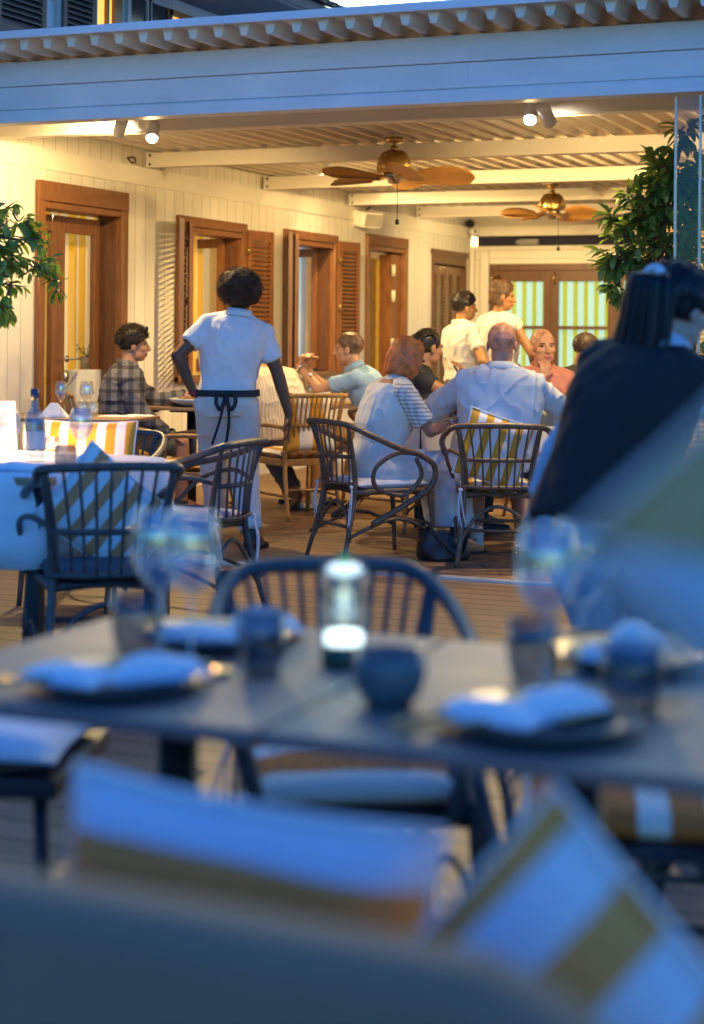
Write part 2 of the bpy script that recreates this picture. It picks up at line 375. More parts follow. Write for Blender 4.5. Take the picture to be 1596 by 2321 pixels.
bpart(b, 'door_handle', M_steel, P)
# casement windows with folding louvred shutters
for k, o in enumerate((w1, w2)):
    P = frame('casement_window', o, .075, .13, True)
    y0, y1, z0, z1 = o; q = .30 if k == 0 else .26
    louvre(P, Tm(XW + .05, y0 + .0, radians(-65)), .38, z0 - .02, z1 + .03)         # shutter folded back toward us
    louvre(P, Tm(XW + .075, y0 + .03, radians(-52)), .11, z0 - .02, z1 + .03, st=.035)
    louvre(P, Tm(XW + .055, y1 + .02, radians(82)), .40, z0 - .02, z1 + .03)        # shutter swung almost flat against the wall
    for zz in (z0 + .15, (z0 + z1) / 2, z1 - .15): hinge(P, XW + .07, y0 + .01, zz); hinge(P, XW + .07, y1 + .005, zz)
    leaf(P, Tm(XW - .13, y1 - .06, radians(176)), .42, z0 + .02, z1 - .05, .06, .08, 'casement')
    leaf(P, Tm(XW - .13, y0 + .30, radians(150)), .45, z0 + .02, z1 - .05, .06, .08, 'casement')
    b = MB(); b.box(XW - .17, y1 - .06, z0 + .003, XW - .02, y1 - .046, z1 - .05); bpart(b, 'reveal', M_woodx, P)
# open glazed door with the bar behind
P = frame('open_door', d2, .075, .16)
y0, y1, z0, z1 = d2
leaf(P, Tm(XW - .16, y1 - .30, radians(150)), .62, .02, 2.06, .11, .14, mt=mat('lit_door_paint', (.52, .33, .06), .5))  # leaf coloured yellower than the other doors
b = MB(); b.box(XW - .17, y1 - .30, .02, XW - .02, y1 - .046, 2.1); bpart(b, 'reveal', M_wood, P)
for zz in (1.93, 1.66, 1.15):
    b = MB(); b.tube([(XW + .02, y1 - .36, zz - .06), (XW + .02, y1 - .36, zz + .06)], .022, sub=1, seg=10); bpart(b, 'hinge', mat('cream_hinge', (.7, .64, .5), .4), P)
# closed folding shutter
y0, y1, z0, z1 = s4
b = MB(); b.box(XW - .1, y0, z0, XW - .08, y1, z1); b.box(XW - .08, y0, z0, XW + .02, y0 + .04, z1); b.box(XW - .08, y1 - .04, z0, XW + .02, y1, z1); b.box(XW - .08, y0 + .04, z1 - .1, XW + .02, y1 - .04, z1); b.box(XW+.003, y0 - .03, z1, XW + .03, y1 + .03, z1 + .06)
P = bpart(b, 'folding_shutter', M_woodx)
n = 4; q = (y1 - y0 - .08) / n
for i in range(n): louvre(P, Tm(XW - .02, y0 + .04 + i * q + .002, pi / 2), q - .004, z0 + .02, z1 - .12, mt=wood('greyed_shutter', (.24, .13, .07)), thick=.03)  # reflected glare mixed into the wood colour as grey
# striped curtains and room behind the openings, with a glow put in for lamplight
room = mat('room_wall', (.55, .42, .25), .8, emit=(.9, .5, .15), estr=.03)  # walls glow faintly in place of the room's lamps
b = MB(); b.box(XW - 2.4, 8, -.1, XW - 2.35, 20, 2.9); b.box(XW - 2.4, 8, -.1, XW - .3, 20, -.05); b.box(XW - 2.4, 8, 2.85, XW - .3, 20, 2.9)
for yy in (8, 15.85, 20): b.box(XW - 2.34, yy, -.05, XW - .3, yy + .05, 2.85)
bpart(b, 'room_interior', room)
def curtain(y0, y1, z0, z1, x, m, amp=.028, per=.12, name='curtain', zemit=None):
    b = MB(); n = max(8, int((y1 - y0) / .02)); vs = []
    for i in range(n + 1):
        yy = y0 + (y1 - y0) * i / n; xx = x + amp * sin(2 * pi * yy / per)
        vs += [(xx, yy, z0), (xx, yy, z1), (xx - .004, yy, z0), (xx - .004, yy, z1)]
    fs = []
    for i in range(n): a = i * 4; c = a + 4; fs += [(a, c, c + 1, a + 1), (c + 2, a + 2, a + 3, c + 3), (a+1, c+1, c+3, a+3), (a, a+2, c+2, c)]
    fs += [(0, 1, 3, 2), (n*4, n*4+2, n*4+3, n*4+1)]
    b.add(vs, fs, True); return bpart(b, name, m)
curtain(d1[0] + .05, d1[1] + .4, .62, 2.45, XW - .34, M_yc)
curtain(w1[0] - .2, w1[1] + .2, .6, 2.45, XW - .40, M_yc)
curtain(w2[0] - .1, w2[1] + .25, .6, 2.45, XW - .42, stripes('pale_curtain', (.30, .30, .34), (.42, .55, .62), .3, 'Y', .72, emit=.07))  # pale stripes glow too, for the light behind them
# back bar shelves with small lights behind the open door
sh = thing('bar_shelf', 'dark bar shelf of bottles behind the open door', 'shelf', (XW - 1.9, d2[1] + 1.3, 0))
b = MB()
for i in range(9): b.box(-.14, -1.3, .5 + i * .17, .14, 1.6, .515 + i * .17)
b.box(-.16, -1.3, 0, -.14, 1.6, 2.3); b.build('shelf_board', M_dark, sh)
mb_bot = mat('blue_bottle_glass', (.2, .28, .5), .15, var=0, emit=(.3, .45, 1), estr=.10)  # blue of the string lights put into the bottles as colour and glow
b = MB(); random.seed(3)
for i in range(8):
    for k in range(17):
        h = random.uniform(.09, .14); b.lathe([(0, 0), (.032, 0), (.032, h * .6), (.012, h * .75), (.012, h), (0, h)], (random.uniform(-.05, .08), -1.25 + k * .165 + random.uniform(-.02, .02), .516 + i * .17), 8)
o = b.build('bottle', mb_bot, sh); o['kind'] = 'stuff'
b = MB()
for i in range(9):
    for yy in (-1.28, -.5, .3, 1.1): b.ell((.15, yy, .53 + i * .17), (.014, .014, .014), seg=8, rings=5)
o = b.build('light_bulb', emis('cool_led', (.6, .8, 1), 3), sh); o['kind'] = 'stuff'

# ---- back wall
YBF = YB
xb = lambda px: YP(px, 700, YBF).x
zb = lambda px, py: YP(px, py, YBF).z
b = MB(); dz = 2.10; dx0, dx1 = xb(1094), xb(1094) + 2.45
b.box(XW, YB, -.2, dx0, YB + .2, 2.26); b.box(dx0, YB, dz, dx1, YB + .2, 2.26); b.box(dx1, YB, -.2, 3.5, YB + .2, 2.26)
bpart(b, 'back_wall', M_plain)
b = MB(); b.box(XW + .01, YB - .03, 2.26, 3.5, YB + .2, 2.31); b.box(XW + .01, YB - .02, 2.16, 3.5, YB - .001, 2.18); b.box(XW + .01, YB - .03, 2.43, 3.5, YB + .2, 2.88)
b.box(XW + .14, YB - .06, 0, XW + .24, YB - .001, 2.255); b.box(XW + .02, YB - .09, 0, XW + .07, YB - .04, 2.255)
bpart(b, 'trim', M_plain, bev=.004)
b = MB(); b.box(XW, YB + .25, 2.2, 3.5, YB + .3, 2.6); bpart(b, 'gap_backing', mat('night_gap', (.03, .03, .06), .8))  # dark sheet stands for the unlit space behind the gap
b = MB(); b.box(dx0, YB - .02, 0, dx0 + .07, YB + .1, dz); b.box(dx1 - .07, YB - .02, 0, dx1, YB + .1, dz); b.box(dx0 + .07, YB - .02, dz - .08, dx1 - .07, YB + .1, dz)
P = bpart(b, 'back_door', M_woodx, bev=.004)
nl = 3; q = (dx1 - dx0 - .14) / nl
M_bl = stripes('blind_stripes', (.20, .22, .02), (.22, .34, .30), .125, 'X', .42, emit=.24)  # light from behind put in as a glow of the blinds' own stripes
for i in range(nl):
    a = dx0 + .07 + i * q; b = MB()
    b.box(a, YB, .02, a + .09, YB + .045, dz - .08); b.box(a + q - .09, YB, .02, a + q - .003, YB + .045, dz - .08)
    for z0_, z1_ in ((.02, .3), (1.33, 1.37), (dz - .21, dz - .08)): b.box(a + .09, YB + .002, z0_, a + q - .09, YB + .043, z1_)
    bpart(b, 'leaf', M_woodx, P, bev=.003)
    b = MB(); b.box(a + .09, YB + .02, .3, a + q - .09, YB + .024, dz - .21); bpart(b, 'glass', M_glass, P)
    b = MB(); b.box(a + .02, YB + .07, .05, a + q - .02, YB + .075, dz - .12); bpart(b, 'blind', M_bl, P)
    b = MB(); b.tube([(a + .045, YB - .03, 1.85), (a + .045, YB - .03, 2.0)], .008, sub=1); bpart(b, 'door_bolt', M_brass, P)

# ---- upper storey seen above the pergola roof
XU = XW - .05
bu = groove('blue_grey_boards', (.62, .64, .68), .2, 'Z', .05, .6, .006, .5, var=.04, streak=False)
def uy(px): return XP(px, 40, XU).y
b = MB(); b.box(XU - .2, 5.5, 3.0, XU, 19.2, 3.95); bpart(b, 'upper_wall', bu)
M_shg = mat('grey_shutter_paint', (.45, .48, .52), .5); M_lit = mat('lit_room', (.9, .5, .12), .8, emit=(1, .48, .08), estr=.16)
for (pa, pb, lit, kind) in ((-20, 92, 0, 's'), (131, 205, 0, 's'), (211, 262, 1, 'w'), (290, 330, 0, 'd'), (335, 378, 0, 'd'), (382, 432, 1, 'w'), (500, 560, 0, 'd')):
    a, c = uy(pa), uy(pb); z0, z1 = 3.25, (3.88 if pb < 265 else 3.84 if pb < 380 else 3.79)
    b = MB(); b.box(XU, a - .05, z0 - .06, XU + .03, a, z1 + .05); b.box(XU, c, z0 - .06, XU + .03, c + .05, z1 + .05); b.box(XU, a, z0 - .06, XU + .035, c, z0); b.box(XU, a, z1, XU + .03, c, z1 + .05)
    P = bpart(b, 'upper_window', M_wood if lit else M_shg)
    if kind == 's': louvre(P, Tm(XU + .05, a, pi / 2), c - a, z0, z1, mt=mat('dark_louvre', (.10, .09, .09), .6))
    b = MB(); b.box(XU + .001, a, z0, XU + .012, c, z1); bpart(b, 'pane', M_lit if lit else mat('dark_pane', (.03, .035, .045), .15), P)
    if lit:
        b = MB(); ww = c - a; b.box(XU + .013, a + ww * .42, z0, XU + .04, a + ww * .52, z1); b.box(XU + .013, a + ww * .75, z0, XU + .04, c, z1); bpart(b, 'window_bar', M_wood, P)
# eave and tiled roof
YE = XP(772, 42, XU + .75).y
b = MB(); b.box(XU, 5.5, 3.94, XU + .75, YE, 3.97); b.box(XU + .72, 5.5, 3.97, XU + .76, YE + .01, 4.06); bpart(b, 'eave', mat('eave_boards', (.10, .10, .115), .7))
b = MB(); tl = mat('roof_tile', (.11, .085, .075), .8, var=.3)
k = 0
for i in range(60):
    y0 = YE + .1 - i * .2
    for j in range(3):
        x = XU + .80 - j * .36; z = 4.07 + j * .13
        vs = []
        for s_ in range(7):
            a = pi * s_ / 6; vs += [(x, y0 - .1 + cos(a) * .1, z + sin(a) * .05), (x - .42, y0 - .1 + cos(a) * .085, z + .15 + sin(a) * .045)]
        b.add(vs, [(2 * q_, 2 * q_ + 2, 2 * q_ + 3, 2 * q_ + 1) for q_ in range(6)] + [(0, 2, 4, 6, 8, 10, 12)], True)
b.box(XU - 1.0, 5.5, 4.0, XU + .74, YE - .02, 4.06)
b.prism([(XU + .72, 4.065), (XU - 1, 4.68), (XU - 1, 4.065)], 'Y', 5.5, YE)
bpart(b, 'roof', tl)

# ================================================================== PERGOLA
pg = thing('pergola', 'white metal terrace pergola with ribbed roof and deep front beam', 'pergola', (XW + 3, YT, 0)); PO = V((XW + 3, YT, 0))
def pp(m, name, mats, bev=0, parent=None):
    m.v = [tuple(V(v) - PO) for v in m.v]; return m.build(name, mats, parent or pg, bev=bev)
XR = .9
b = MB(); b.box(XW - .5, YT - .06, 2.53, XR, YT + .06, 2.66); b.box(XW - .5, YT - .075, 2.662, XR, YT + .06, 2.80); b.box(XW - .5, YT - .068, 2.455, XR, YT + .06, 2.522); b.box(XW - .5, YT - .05, 2.52, XR, YT + .05, 2.532); pp(b, 'front_beam', M_fascia, .004)
for Y in (9.55, 11.65, 13.75, 15.7, 17.6):
    b = MB(); b.box(XW + .012, Y, ZC + .003, XR, Y + .12, ZC + .115); pp(b, 'cross_beam', M_beam, .005)
    b = MB()
    for zz in (ZC + .035, ZC + .105): b.lathe([(0, .004), (.011, .004), (.011, 0)], (XW + .05, Y - .001, zz - .01), 8, T=Matrix.Rotation(pi / 2, 4, 'X'))
    pp(b, 'bolt', M_dark)
b = MB(); b.box(XW - .3, YT - .38, 2.885, XR + .1, YB + .2, 2.90); pp(b, 'roof_panel', M_beam)
x = XW - .25
while x < XR:
    b = MB(); b.prism([(x, 2.883), (x + .07, 2.883), (x + .052, 2.815), (x + .018, 2.815)], 'Y', YT - .36, YT + .3); pp(b, 'roof_rib', M_beam)
    if x > XW: b = MB(); b.prism([(x, 2.742), (x + .075, 2.742), (x + .055, 2.662), (x + .02, 2.662)], 'Y', YT + .35, YB - .03); pp(b, 'ceiling_rib', M_beam)
    x += .15
b = MB(); b.box(XW + .012, YT + .35, 2.744, XR, YB - .035, 2.75); pp(b, 'ceiling_panel', M_beam)
b = MB(); b.box(XW - .5, YT - .41, 2.872, XR + .1, YT - .383, 2.915); pp(b, 'roof_edge', M_fascia, .003)
for xx in (-5.3, -2.9, -.5):
    b = MB(); b.box(xx, YT - .0775, 2.664, xx + .05, YT - .0751, 2.798); b.box(xx + .01, YT - .0625, 2.535, xx + .04, YT - .0601, 2.655); pp(b, 'joint_cover', M_fascia)
# hanging loop and hooks on the wall
b = MB(); p = XP(290, 360, XW); b.tube([(XW + .03, p.y - .06, p.z), (XW + .05, p.y, p.z + .01), (XW + .05, p.y + .03, p.z - .02), (XW + .04, p.y - .01, p.z - .03), (XW + .03, p.y - .05, p.z - .005)], .006, sub=4); tag(b.build('wall_cable', M_dark), 'small dark cable loop on the boards above the double door', 'cable')

# glass sliding panels at the right
gx = [YP(1527, 500, YT).x, YP(1580, 500, YT - .05).x, YP(1592, 500, YT - .05).x + .02]
for i, (xx, wd, yy) in enumerate(((gx[0], .95, YT + .012), (gx[1], .95, YT - .012))):
    t = thing('glass_panel', ('clear sliding glass panel nearest the tall leafy plant', 'outer sliding glass panel overlapping at the right edge')[i], 'glass panel', (xx, yy, .015))
    b = MB(); b.box(.012, -.004, .03, wd, .004, 2.43); b.build('glass', glassy('sliding_glass', (.94, .96, .97), .9, .02), t)
    for xa in (0, wd): b = MB(); b.box(xa, -.009, 0, xa + .011, .009, 2.43); b.build('edge_strip', mat('clear_edge_seal', (.75, .68, .5), .12, spec=.9), t)
    b = MB(); b.box(.011, -.011, 0, wd, .011, .03); b.build('rail', M_alu, t)

# ------------------------------------------------------------------ spotlights (lit lamps of the place and unseen added ones)
spots = []
def spotlight(px, py, Yb, z, aim, label, e, lit=True, ang=125, loc=None):
    p = loc or YP(px, py, Yb); t = thing('spotlight', label, 'spotlight', p, 0, 'white spotlights fixed to the ceiling beams')
    d = (V(aim) - V(p)).normalized(); q = d.to_track_quat('-Z', 'Y').to_matrix().to_4x4()
    b = MB(); b.lathe([(0, .09), (.036, .09), (.040, .08), (.040, -.055), (.036, -.055), (.034, -.03), (0, -.03)], seg=20, T=q); b.build('housing', M_white, t)
    top = q @ V((0, 0, .05)); b = MB(); b.tube([top, (top.x, top.y, max(.07, z - p.z))], .008, sub=1); b.lathe([(0, 0), (.035, 0), (.035, -.012), (0, -.012)], (top.x, top.y, max(.07, z - p.z)), 16); b.build('stem', M_white, t)
    b = MB(); b.lathe([(0, -.04), (.0335, -.04)], seg=20, T=q); b.build('lens', emis('lamp_lens', (1, .90, .74), 26), t)
    ld = bpy.data.lights.new('spot', 'SPOT'); ld.energy = e; ld.color = (1, .69, .27); ld.spot_size = radians(ang); ld.spot_blend = .55; ld.shadow_soft_size = .035
    lo = bpy.data.objects.new('lamp_light', ld); COL.objects.link(lo); lo.parent = t; lo.matrix_local = q @ Matrix.Translation((0, 0, -.062))
    return t
E = 21
spotlight(346, 302, 9.38, 2.66, (-4.3, 7.0, 0), 'lit spotlight by the nearest beam at the left, lens turned to us', E * 1.25, ang=105)
spotlight(272, 290, 9.38, 2.66, (-7.0, 11.2, 1.5), 'spotlight on the nearest beam turned sideways to the left wall', E * .8)
spotlight(1203, 260, 9.38, 2.66, (-2.2, 6.6, 0), 'bright round spotlight by the nearest beam above the waiters', E * 1.25, ang=105)
spotlight(1240, 264, 9.38, 2.66, (-2.4, 12.4, .3), 'spotlight turned away beside the bright one on the nearest beam', E)
spotlight(712, 388, 13.95, 2.66, (-4.6, 17.6, .6), 'spotlight on the third beam over the window, left one', E * .7)
spotlight(760, 388, 13.95, 2.66, (-4.6, 16, .5), 'spotlight on the third beam beside the fan blade', E * .7)
spotlight(1024, 450, 15.9, 2.66, (-5.2, 19.0, .8), 'small lit spotlight below the near fan blades', E * .45)
for i, (x, y) in enumerate(((-5.2, 11.95), (-2.6, 11.95), (-2.6, 14.05), (-5.4, 17.9), (-3.2, 17.9), (-0.6, 11.95), (-.8, 15.9))):  # unseen lamps added behind the beams to light walls and ceiling
    spotlight(0, 0, 0, 2.66, (x - (1.2 if i % 2 else -.3), y + (1.2 if y < 17 else .9), .4), ['spotlight hidden behind the second beam near the left wall', 'spotlight hidden behind the second beam at mid room', 'spotlight hidden behind the third beam at mid room', 'spotlight hidden behind the last beam near the corner', 'spotlight hidden behind the last beam before the back door', 'spotlight hidden behind the second beam at the right', 'spotlight hidden behind the fourth beam at the right'][i], E * (1.10 if y < 15 else .24), ang=172, loc=V((x, y, 2.55)))

# ------------------------------------------------------------------ ceiling fans
def fan(loc, ztop, R, rot, label, nb=5):
    t = thing('ceiling_fan', label, 'ceiling fan', loc, rot, 'brass ceiling fans with wooden blades'); zr = ztop - loc[2]
    b = MB(); b.lathe([(0, zr), (.065, zr), (.06, zr - .03), (.02, zr - .04), (.02, zr - .04), (0, zr - .04)], seg=20); b.build('canopy', M_brass, t)
    b = MB(); b.box(-.07, -.07, zr + .001, .07, .07, 2.735 - loc[2]); b.build('mounting_block', M_beam, t)
    b = MB(); b.tube([(0, 0, .16), (0, 0, zr - .035)], .012, sub=1, seg=10); b.lathe([(0, .19), (.025, .19), (.03, .15), (0, .15)], seg=12); b.build('rod', M_brass, t)
    prof = [(0, .165), (.03, .165), (.06, .155), (.088, .135), (.108, .10), (.118, .06), (.12, .02), (.115, .005), (0, .005)]
    b = MB(); b.lathe(prof, seg=32)
    for k in range(16): a = 2 * pi * k / 16; b.tube([(cos(a) * r * 1.0, sin(a) * r * 1.0, z) for r, z in prof[2:7]], .004, sub=1, seg=5)
    b.build('motor_housing', M_brass, t)
    b = MB(); b.lathe([(0, .0), (.075, .0), (.07, -.03), (.045, -.05), (.04, -.075), (0, -.08)], seg=20); b.build('hub', mat('fan_nickel', (.5, .45, .36), .25, 1), t)
    for k in range(nb):
        a = 2 * pi * k / nb; T = Matrix.Rotation(a, 4, 'Z')
        g = sub('blade_arm', t); bb = MB(); bb.tube([T @ V((.06, 0, -.02)), T @ V((.12, 0, -.035)), T @ V((.19, 0, -.03))], .011, sub=3, seg=6); g2 = bb.build('blade_bracket', M_brass, t); bpy.data.objects.remove(g)
        b = MB(); n = 14; top = []; bot = []
        for i in range(n + 1):
            u = i / n; r = .15 + (R - .15) * u; wdt = .050 + .078 * sin(pi * min(1, u * .78 + .10)) if u < .97 else .03
            if u > .8: wdt *= sqrt(max(.02, 1 - ((u - .8) / .21) ** 2))
            for s_ in (-1, -.33, .33, 1):
                tilt = s_ * wdt * .42; cam_ = (1 - s_ * s_) * .008
                top.append(T @ V((r, s_ * wdt, -.03 - tilt + cam_ + .012 * sin(u * pi)))); bot.append(T @ V((r, s_ * wdt, -.038 - tilt + cam_ + .012 * sin(u * pi))))
        m_ = len(top); fs = []
        for i in range(n):
            for j in range(3): a0 = i * 4 + j; fs += [(a0, a0 + 1, a0 + 5, a0 + 4), (m_ + a0, m_ + a0 + 4, m_ + a0 + 5, m_ + a0 + 1)]
            for j in (0, 3): a0 = i * 4 + j; fs.append((a0, a0 + 4, m_ + a0 + 4, m_ + a0))
        fs += [(n * 4, n * 4 + 1, m_ + n * 4 + 1, m_ + n * 4), (n * 4 + 1, n * 4 + 2, m_ + n * 4 + 2, m_ + n * 4 + 1), (n * 4 + 2, n * 4 + 3, m_ + n * 4 + 3, m_ + n * 4 + 2)]
        b.add(top + bot, fs, True); b.build('blade', mat('fan_blade_wood', (.68, .34, .09), .45, var=.15, scale=4), t)
    b = MB(); b.tube([(.03, -.05, -.06), (.03, -.05, -.33)], .0025, sub=1, seg=5); b.lathe([(0, 0), (.012, -.005), (.016, -.03), (.01, -.04), (0, -.04)], (.03, -.05, -.33), 10); b.build('pull_chain', M_dark, t)
    return t
p = D(893, 392, 12.2); fan((p.x, p.y, p.z), 2.655, .575, radians(-6) + TH, 'nearer brass ceiling fan with broad orange wooden blades')
p = D(1252, 478, 15.9); fan((p.x, p.y, p.z), 2.655, .48, radians(40) + TH, 'farther brass ceiling fan above the back door')

# ------------------------------------------------------------------ wall fittings
p = XP(815, 492, XW); t = thing('wall_speaker', 'white loudspeaker on a bracket high on the left wall', 'speaker', p)
T = Matrix.Rotation(radians(-28), 4, 'Z') @ Matrix.Rotation(radians(12), 4, 'Y')
b = MB(); b.box(.05, -.13, -.08, .22, .13, .08, T, bev=.03); b.build('cabinet', M_plain, t)
b = MB(); b.box(.221, -.105, -.06, .226, .105, .06, T); b.build('grille', mat('speaker_grille', (.42, .39, .33), .8, bump=.6, bscale=400), t)
b = MB(); b.tube([(0, 0, .03), (.06, 0, .06), (.12, 0, .10)], .012, sub=3); b.box(0.001, -.03, -.02, .012, .03, .08); b.build('bracket', M_dark, t)
for (px, py, lab) in ((1066, 507, 'small dark security camera at the wall corner'), (1074, 526, 'white round security camera under the dark one')):
    p = YP(px, py, YB - .22); t = thing('security_camera', lab, 'camera', p, 0); w_ = 'white' in lab
    b = MB(); b.ell((0, 0, 0), (.055, .05, .05)); b.build('dome', M_white if w_ else M_dark, t)
    b = MB(); b.ell((.03, -.04, .005), (.016, .014, .016), seg=8, rings=6); b.ell((.03, -.04, -.022), (.008, .009, .008), seg=8, rings=6); b.build('camera_eye', mat('black_gloss', (.01, .01, .01), .1, var=0), t)
    b = MB(); b.tube([(0, .03, 0), (-.05, .1, 0), (-.06, .19, .0)], .014, sub=2); b.build('arm', M_white, t)
p = YP(1200, 527, YB + .1); b = MB(); b.box(-.12, -.05, -.035, .12, .05, .035, bev=.01); b.box(-.16, -.02, -.02, -.121, .02, .02); tag(b.build('projector', mat('grey_box', (.3, .29, .28), .5), loc=V((p.x, p.y, 2.36))), 'small grey box lying in the dark gap over the back door', 'box')
p = XP(803, 697, XW); t = thing('framed_menu', 'narrow framed menu hanging on the left wall between shutter and open door', 'frame', p)
b = MB(); b.box(.001, -.10, -.22, .014, .10, .22); b.build('frame', mat('gilt_frame', (.5, .38, .16), .5), t)
b = MB(); b.box(.0142, -.085, -.205, .017, .085, .205); b.build('sheet', mat('menu_sheet', (.72, .66, .5), .7, var=.15, scale=30), t)
# ================================================================== CHAIRS
def pillow(name, w_, h_, t_, m, parent=None, loc=(0, 0, 0), T=None, n=18, pinch=.12, seed=1):
    """soft square pillow lying in local xz, thick along y"""
    b = MB(); vs = []; fs = []
    for s_ in (1, -1):
        for i in range(n + 1):
            for j in range(n + 1):
                u, v = i / n * 2 - 1, j / n * 2 - 1
                f = ((1 - u ** 4) * (1 - v ** 4)) ** .5
                x = u * w_ / 2 * (1 - pinch * (1 - abs(v)) * 0 - pinch * v * v * .0 - .06 * (1 - v * v) * abs(u)); z = v * h_ / 2 * (1 - .06 * (1 - u * u) * abs(v))
                wv = noise.noise(V((u * 2 + seed, v * 2, s_))) * .25
                vs.append(V((x, s_ * (t_ / 2 * f * (1 + wv) + .003), z)))
    k = (n + 1) ** 2
    for s_ in (0, 1):
        for i in range(n):
            for j in range(n):
                a = s_ * k + i * (n + 1) + j; q = (a, a + n + 1, a + n + 2, a + 1); fs.append(q if s_ else q[::-1])
    for i in range(n):
        for (a, c) in ((i, i + 1), (n * (n + 1) + i, n * (n + 1) + i + 1), (i * (n + 1), (i + 1) * (n + 1)), (i * (n + 1) + n, (i + 1) * (n + 1) + n)): fs.append((a, c, c + k, a + k))
    if T: vs = [T @ v for v in vs]
    b.add(vs, fs, True); return b.build(name, m, parent, loc=loc)

def tie(parent, x, y, z, m, ln=.2, s=1):
    b = MB()
    for dx in (0, .02): b.tube([(x, y, z), (x + .012 * s + dx, y - .02, z - ln * .4), (x - .006 * s + dx, y - .022, z - ln * (1 - dx * 6))], .0035, sub=3, seg=5)
    b.ell((x, y - .005, z), (.012, .01, .012), seg=8, rings=5); b.build('cushion_tie', m, parent)

def tub_chair(label, loc, rz, m, cush=None, group='rattan armchairs around the tables', loops=False, ties=True, out=.045, w_=.27, zt=.775, nsp=9):
    """curved rattan armchair; faces local +y"""
    t = thing('rattan_armchair', label, 'chair', loc, rz, group)
    zs = .40; bk = -.26
    # legs
    for s_ in (-1, 1):
        b = MB(); b.tube([(s_ * .235, .25, 0), (s_ * .225, .235, .2), (s_ * .215, .215, zs)], .014, rads=[.012, .015, .016], sub=3); b.build('leg', m, t)
        b = MB(); b.tube([(s_ * .225, bk - .07, 0), (s_ * .20, bk - .02, .2), (s_ * .185, bk + .02, zs), (s_ * .195, bk - .0, .58), (s_ * .225, bk - .05, zt - .01)], .014, rads=[.012, .015, .017, .014, .012], sub=4); b.build('leg', m, t)
    # top rail that runs round and down as arms
    b = MB(); A = []
    half = [(0, bk - .09, zt), (.12, bk - .085, zt - .002), (w_ - .03, bk - .055, zt - .012)]
    if loops: arm = [(w_ + .03, bk + .04, zt - .06), (w_ + .045, bk + .20, zt - .13), (w_ + .04, bk + .36, zt - .18), (w_ + .03, bk + .46, zt - .25), (w_ + .02, bk + .44, zt - .36), (w_ - .0, bk + .30, zt - .45), (w_ - .03, bk + .1, zt - .56)]
    else: arm = [(w_ + out - .025, bk + .05, zt - .055), (w_ + out - .01, bk + .20, zt - .10), (w_ + out - .015, bk + .36, zt - .14), (w_ + out - .035, bk + .455, zt - .20), (w_ - .02, bk + .47, zt - .30), (w_ - .04, bk + .475, zs - .02)]
    R_ = half + arm; path = [(-x, y, z) for x, y, z in R_[::-1]] + R_[1:]
    b.tube(path, .0165, sub=5, seg=10); b.build('top_rail', m, t)
    if loops:
        for s_ in (-1, 1):
            b = MB(); b.tube([(s_ * (w_ + .04), bk + .33, zt - .17), (s_ * (w_ + .015), bk + .22, zt - .17), (s_ * (w_ - .0), bk + .10, zt - .25), (s_ * (w_ - .02), bk + .12, zt - .36), (s_ * (w_ - .0), bk + .28, zt - .40), (s_ * (w_ + .02), bk + .38, zt - .30), (s_ * (w_ + .03), bk + .34, zt - .20)], .013, sub=5, seg=8); b.build('arm_loop', m, t)
    else:
        for s_ in (-1, 1):
            b = MB(); b.tube([(s_ * .195, bk + .01, .60), (s_ * (w_ - .01), bk + .12, .625), (s_ * (w_ + .01), bk + .28, .58), (s_ * (w_ - .03), bk + .40, .46), (s_ * .21, bk + .46, zs)], .011, sub=4); b.build('arm_brace', m, t)
    # rails and spindles
    for z, q in ((.585, .0), (zs + .035, .012)):
        b = MB(); b.tube([(-.195, bk, z), (-.1, bk - .045 + q, z), (0, bk - .055 + q, z), (.1, bk - .045 + q, z), (.195, bk, z)], .012, sub=4); b.build('back_rail', m, t)
    b = MB()
    for i in range(nsp):
        u = (i - (nsp - 1) / 2) / ((nsp - 1) / 2); x0 = u * .165; x1 = u * .215
        b.tube([(x0, bk - .05 + .045 * u * u, zs + .03), (x0 * 1.08, bk - .062 + .045 * u * u, .585), (x1, bk - .09 + .045 * u * u, zt - .008)], .0062, sub=3, seg=6)
    b.build('spindle', m, t)
    # seat
    b = MB(); b.tube([(-.215, .215, zs - .01), (.215, .215, zs - .01), (.19, bk + .03, zs - .01), (-.19, bk + .03, zs - .01)], .018, closed=True, sub=1); b.box(-.20, bk + .04, zs - .02, .20, .21, zs - .0); b.build('seat', m, t, bev=.004)
    b = MB(); b.tube([(-.215, bk - .03, .12), (-.12, bk - .0, .27), (0, bk + .0, .33), (.12, bk - .0, .27), (.215, bk - .03, .12)], .011, sub=5)
    for s_ in (-1, 1): b.tube([(s_ * .225, bk - .05, .14), (s_ * .225, .0, .24), (s_ * .228, .24, .15)], .010, sub=4)
    b.tube([(-.228, .235, .2), (.228, .235, .2)], .010, sub=1); b.tube([(-.2, bk - .02, .2), (.2, bk - .02, .2)], .009, sub=1)
    b.build('stretcher', m, t)
    if cush:
        T = Matrix.Translation((0, -.01, zs + .028)) @ Matrix.Rotation(pi / 2, 4, 'X')
        cs = pillow('seat_cushion', .42, .44, .06, cush, t, T=T)
        if ties: tie(t, .205, bk - .01, zs + .02, M_nap, .24, 1); tie(t, -.205, bk - .01, zs + .02, M_nap, .2, -1)
    return t

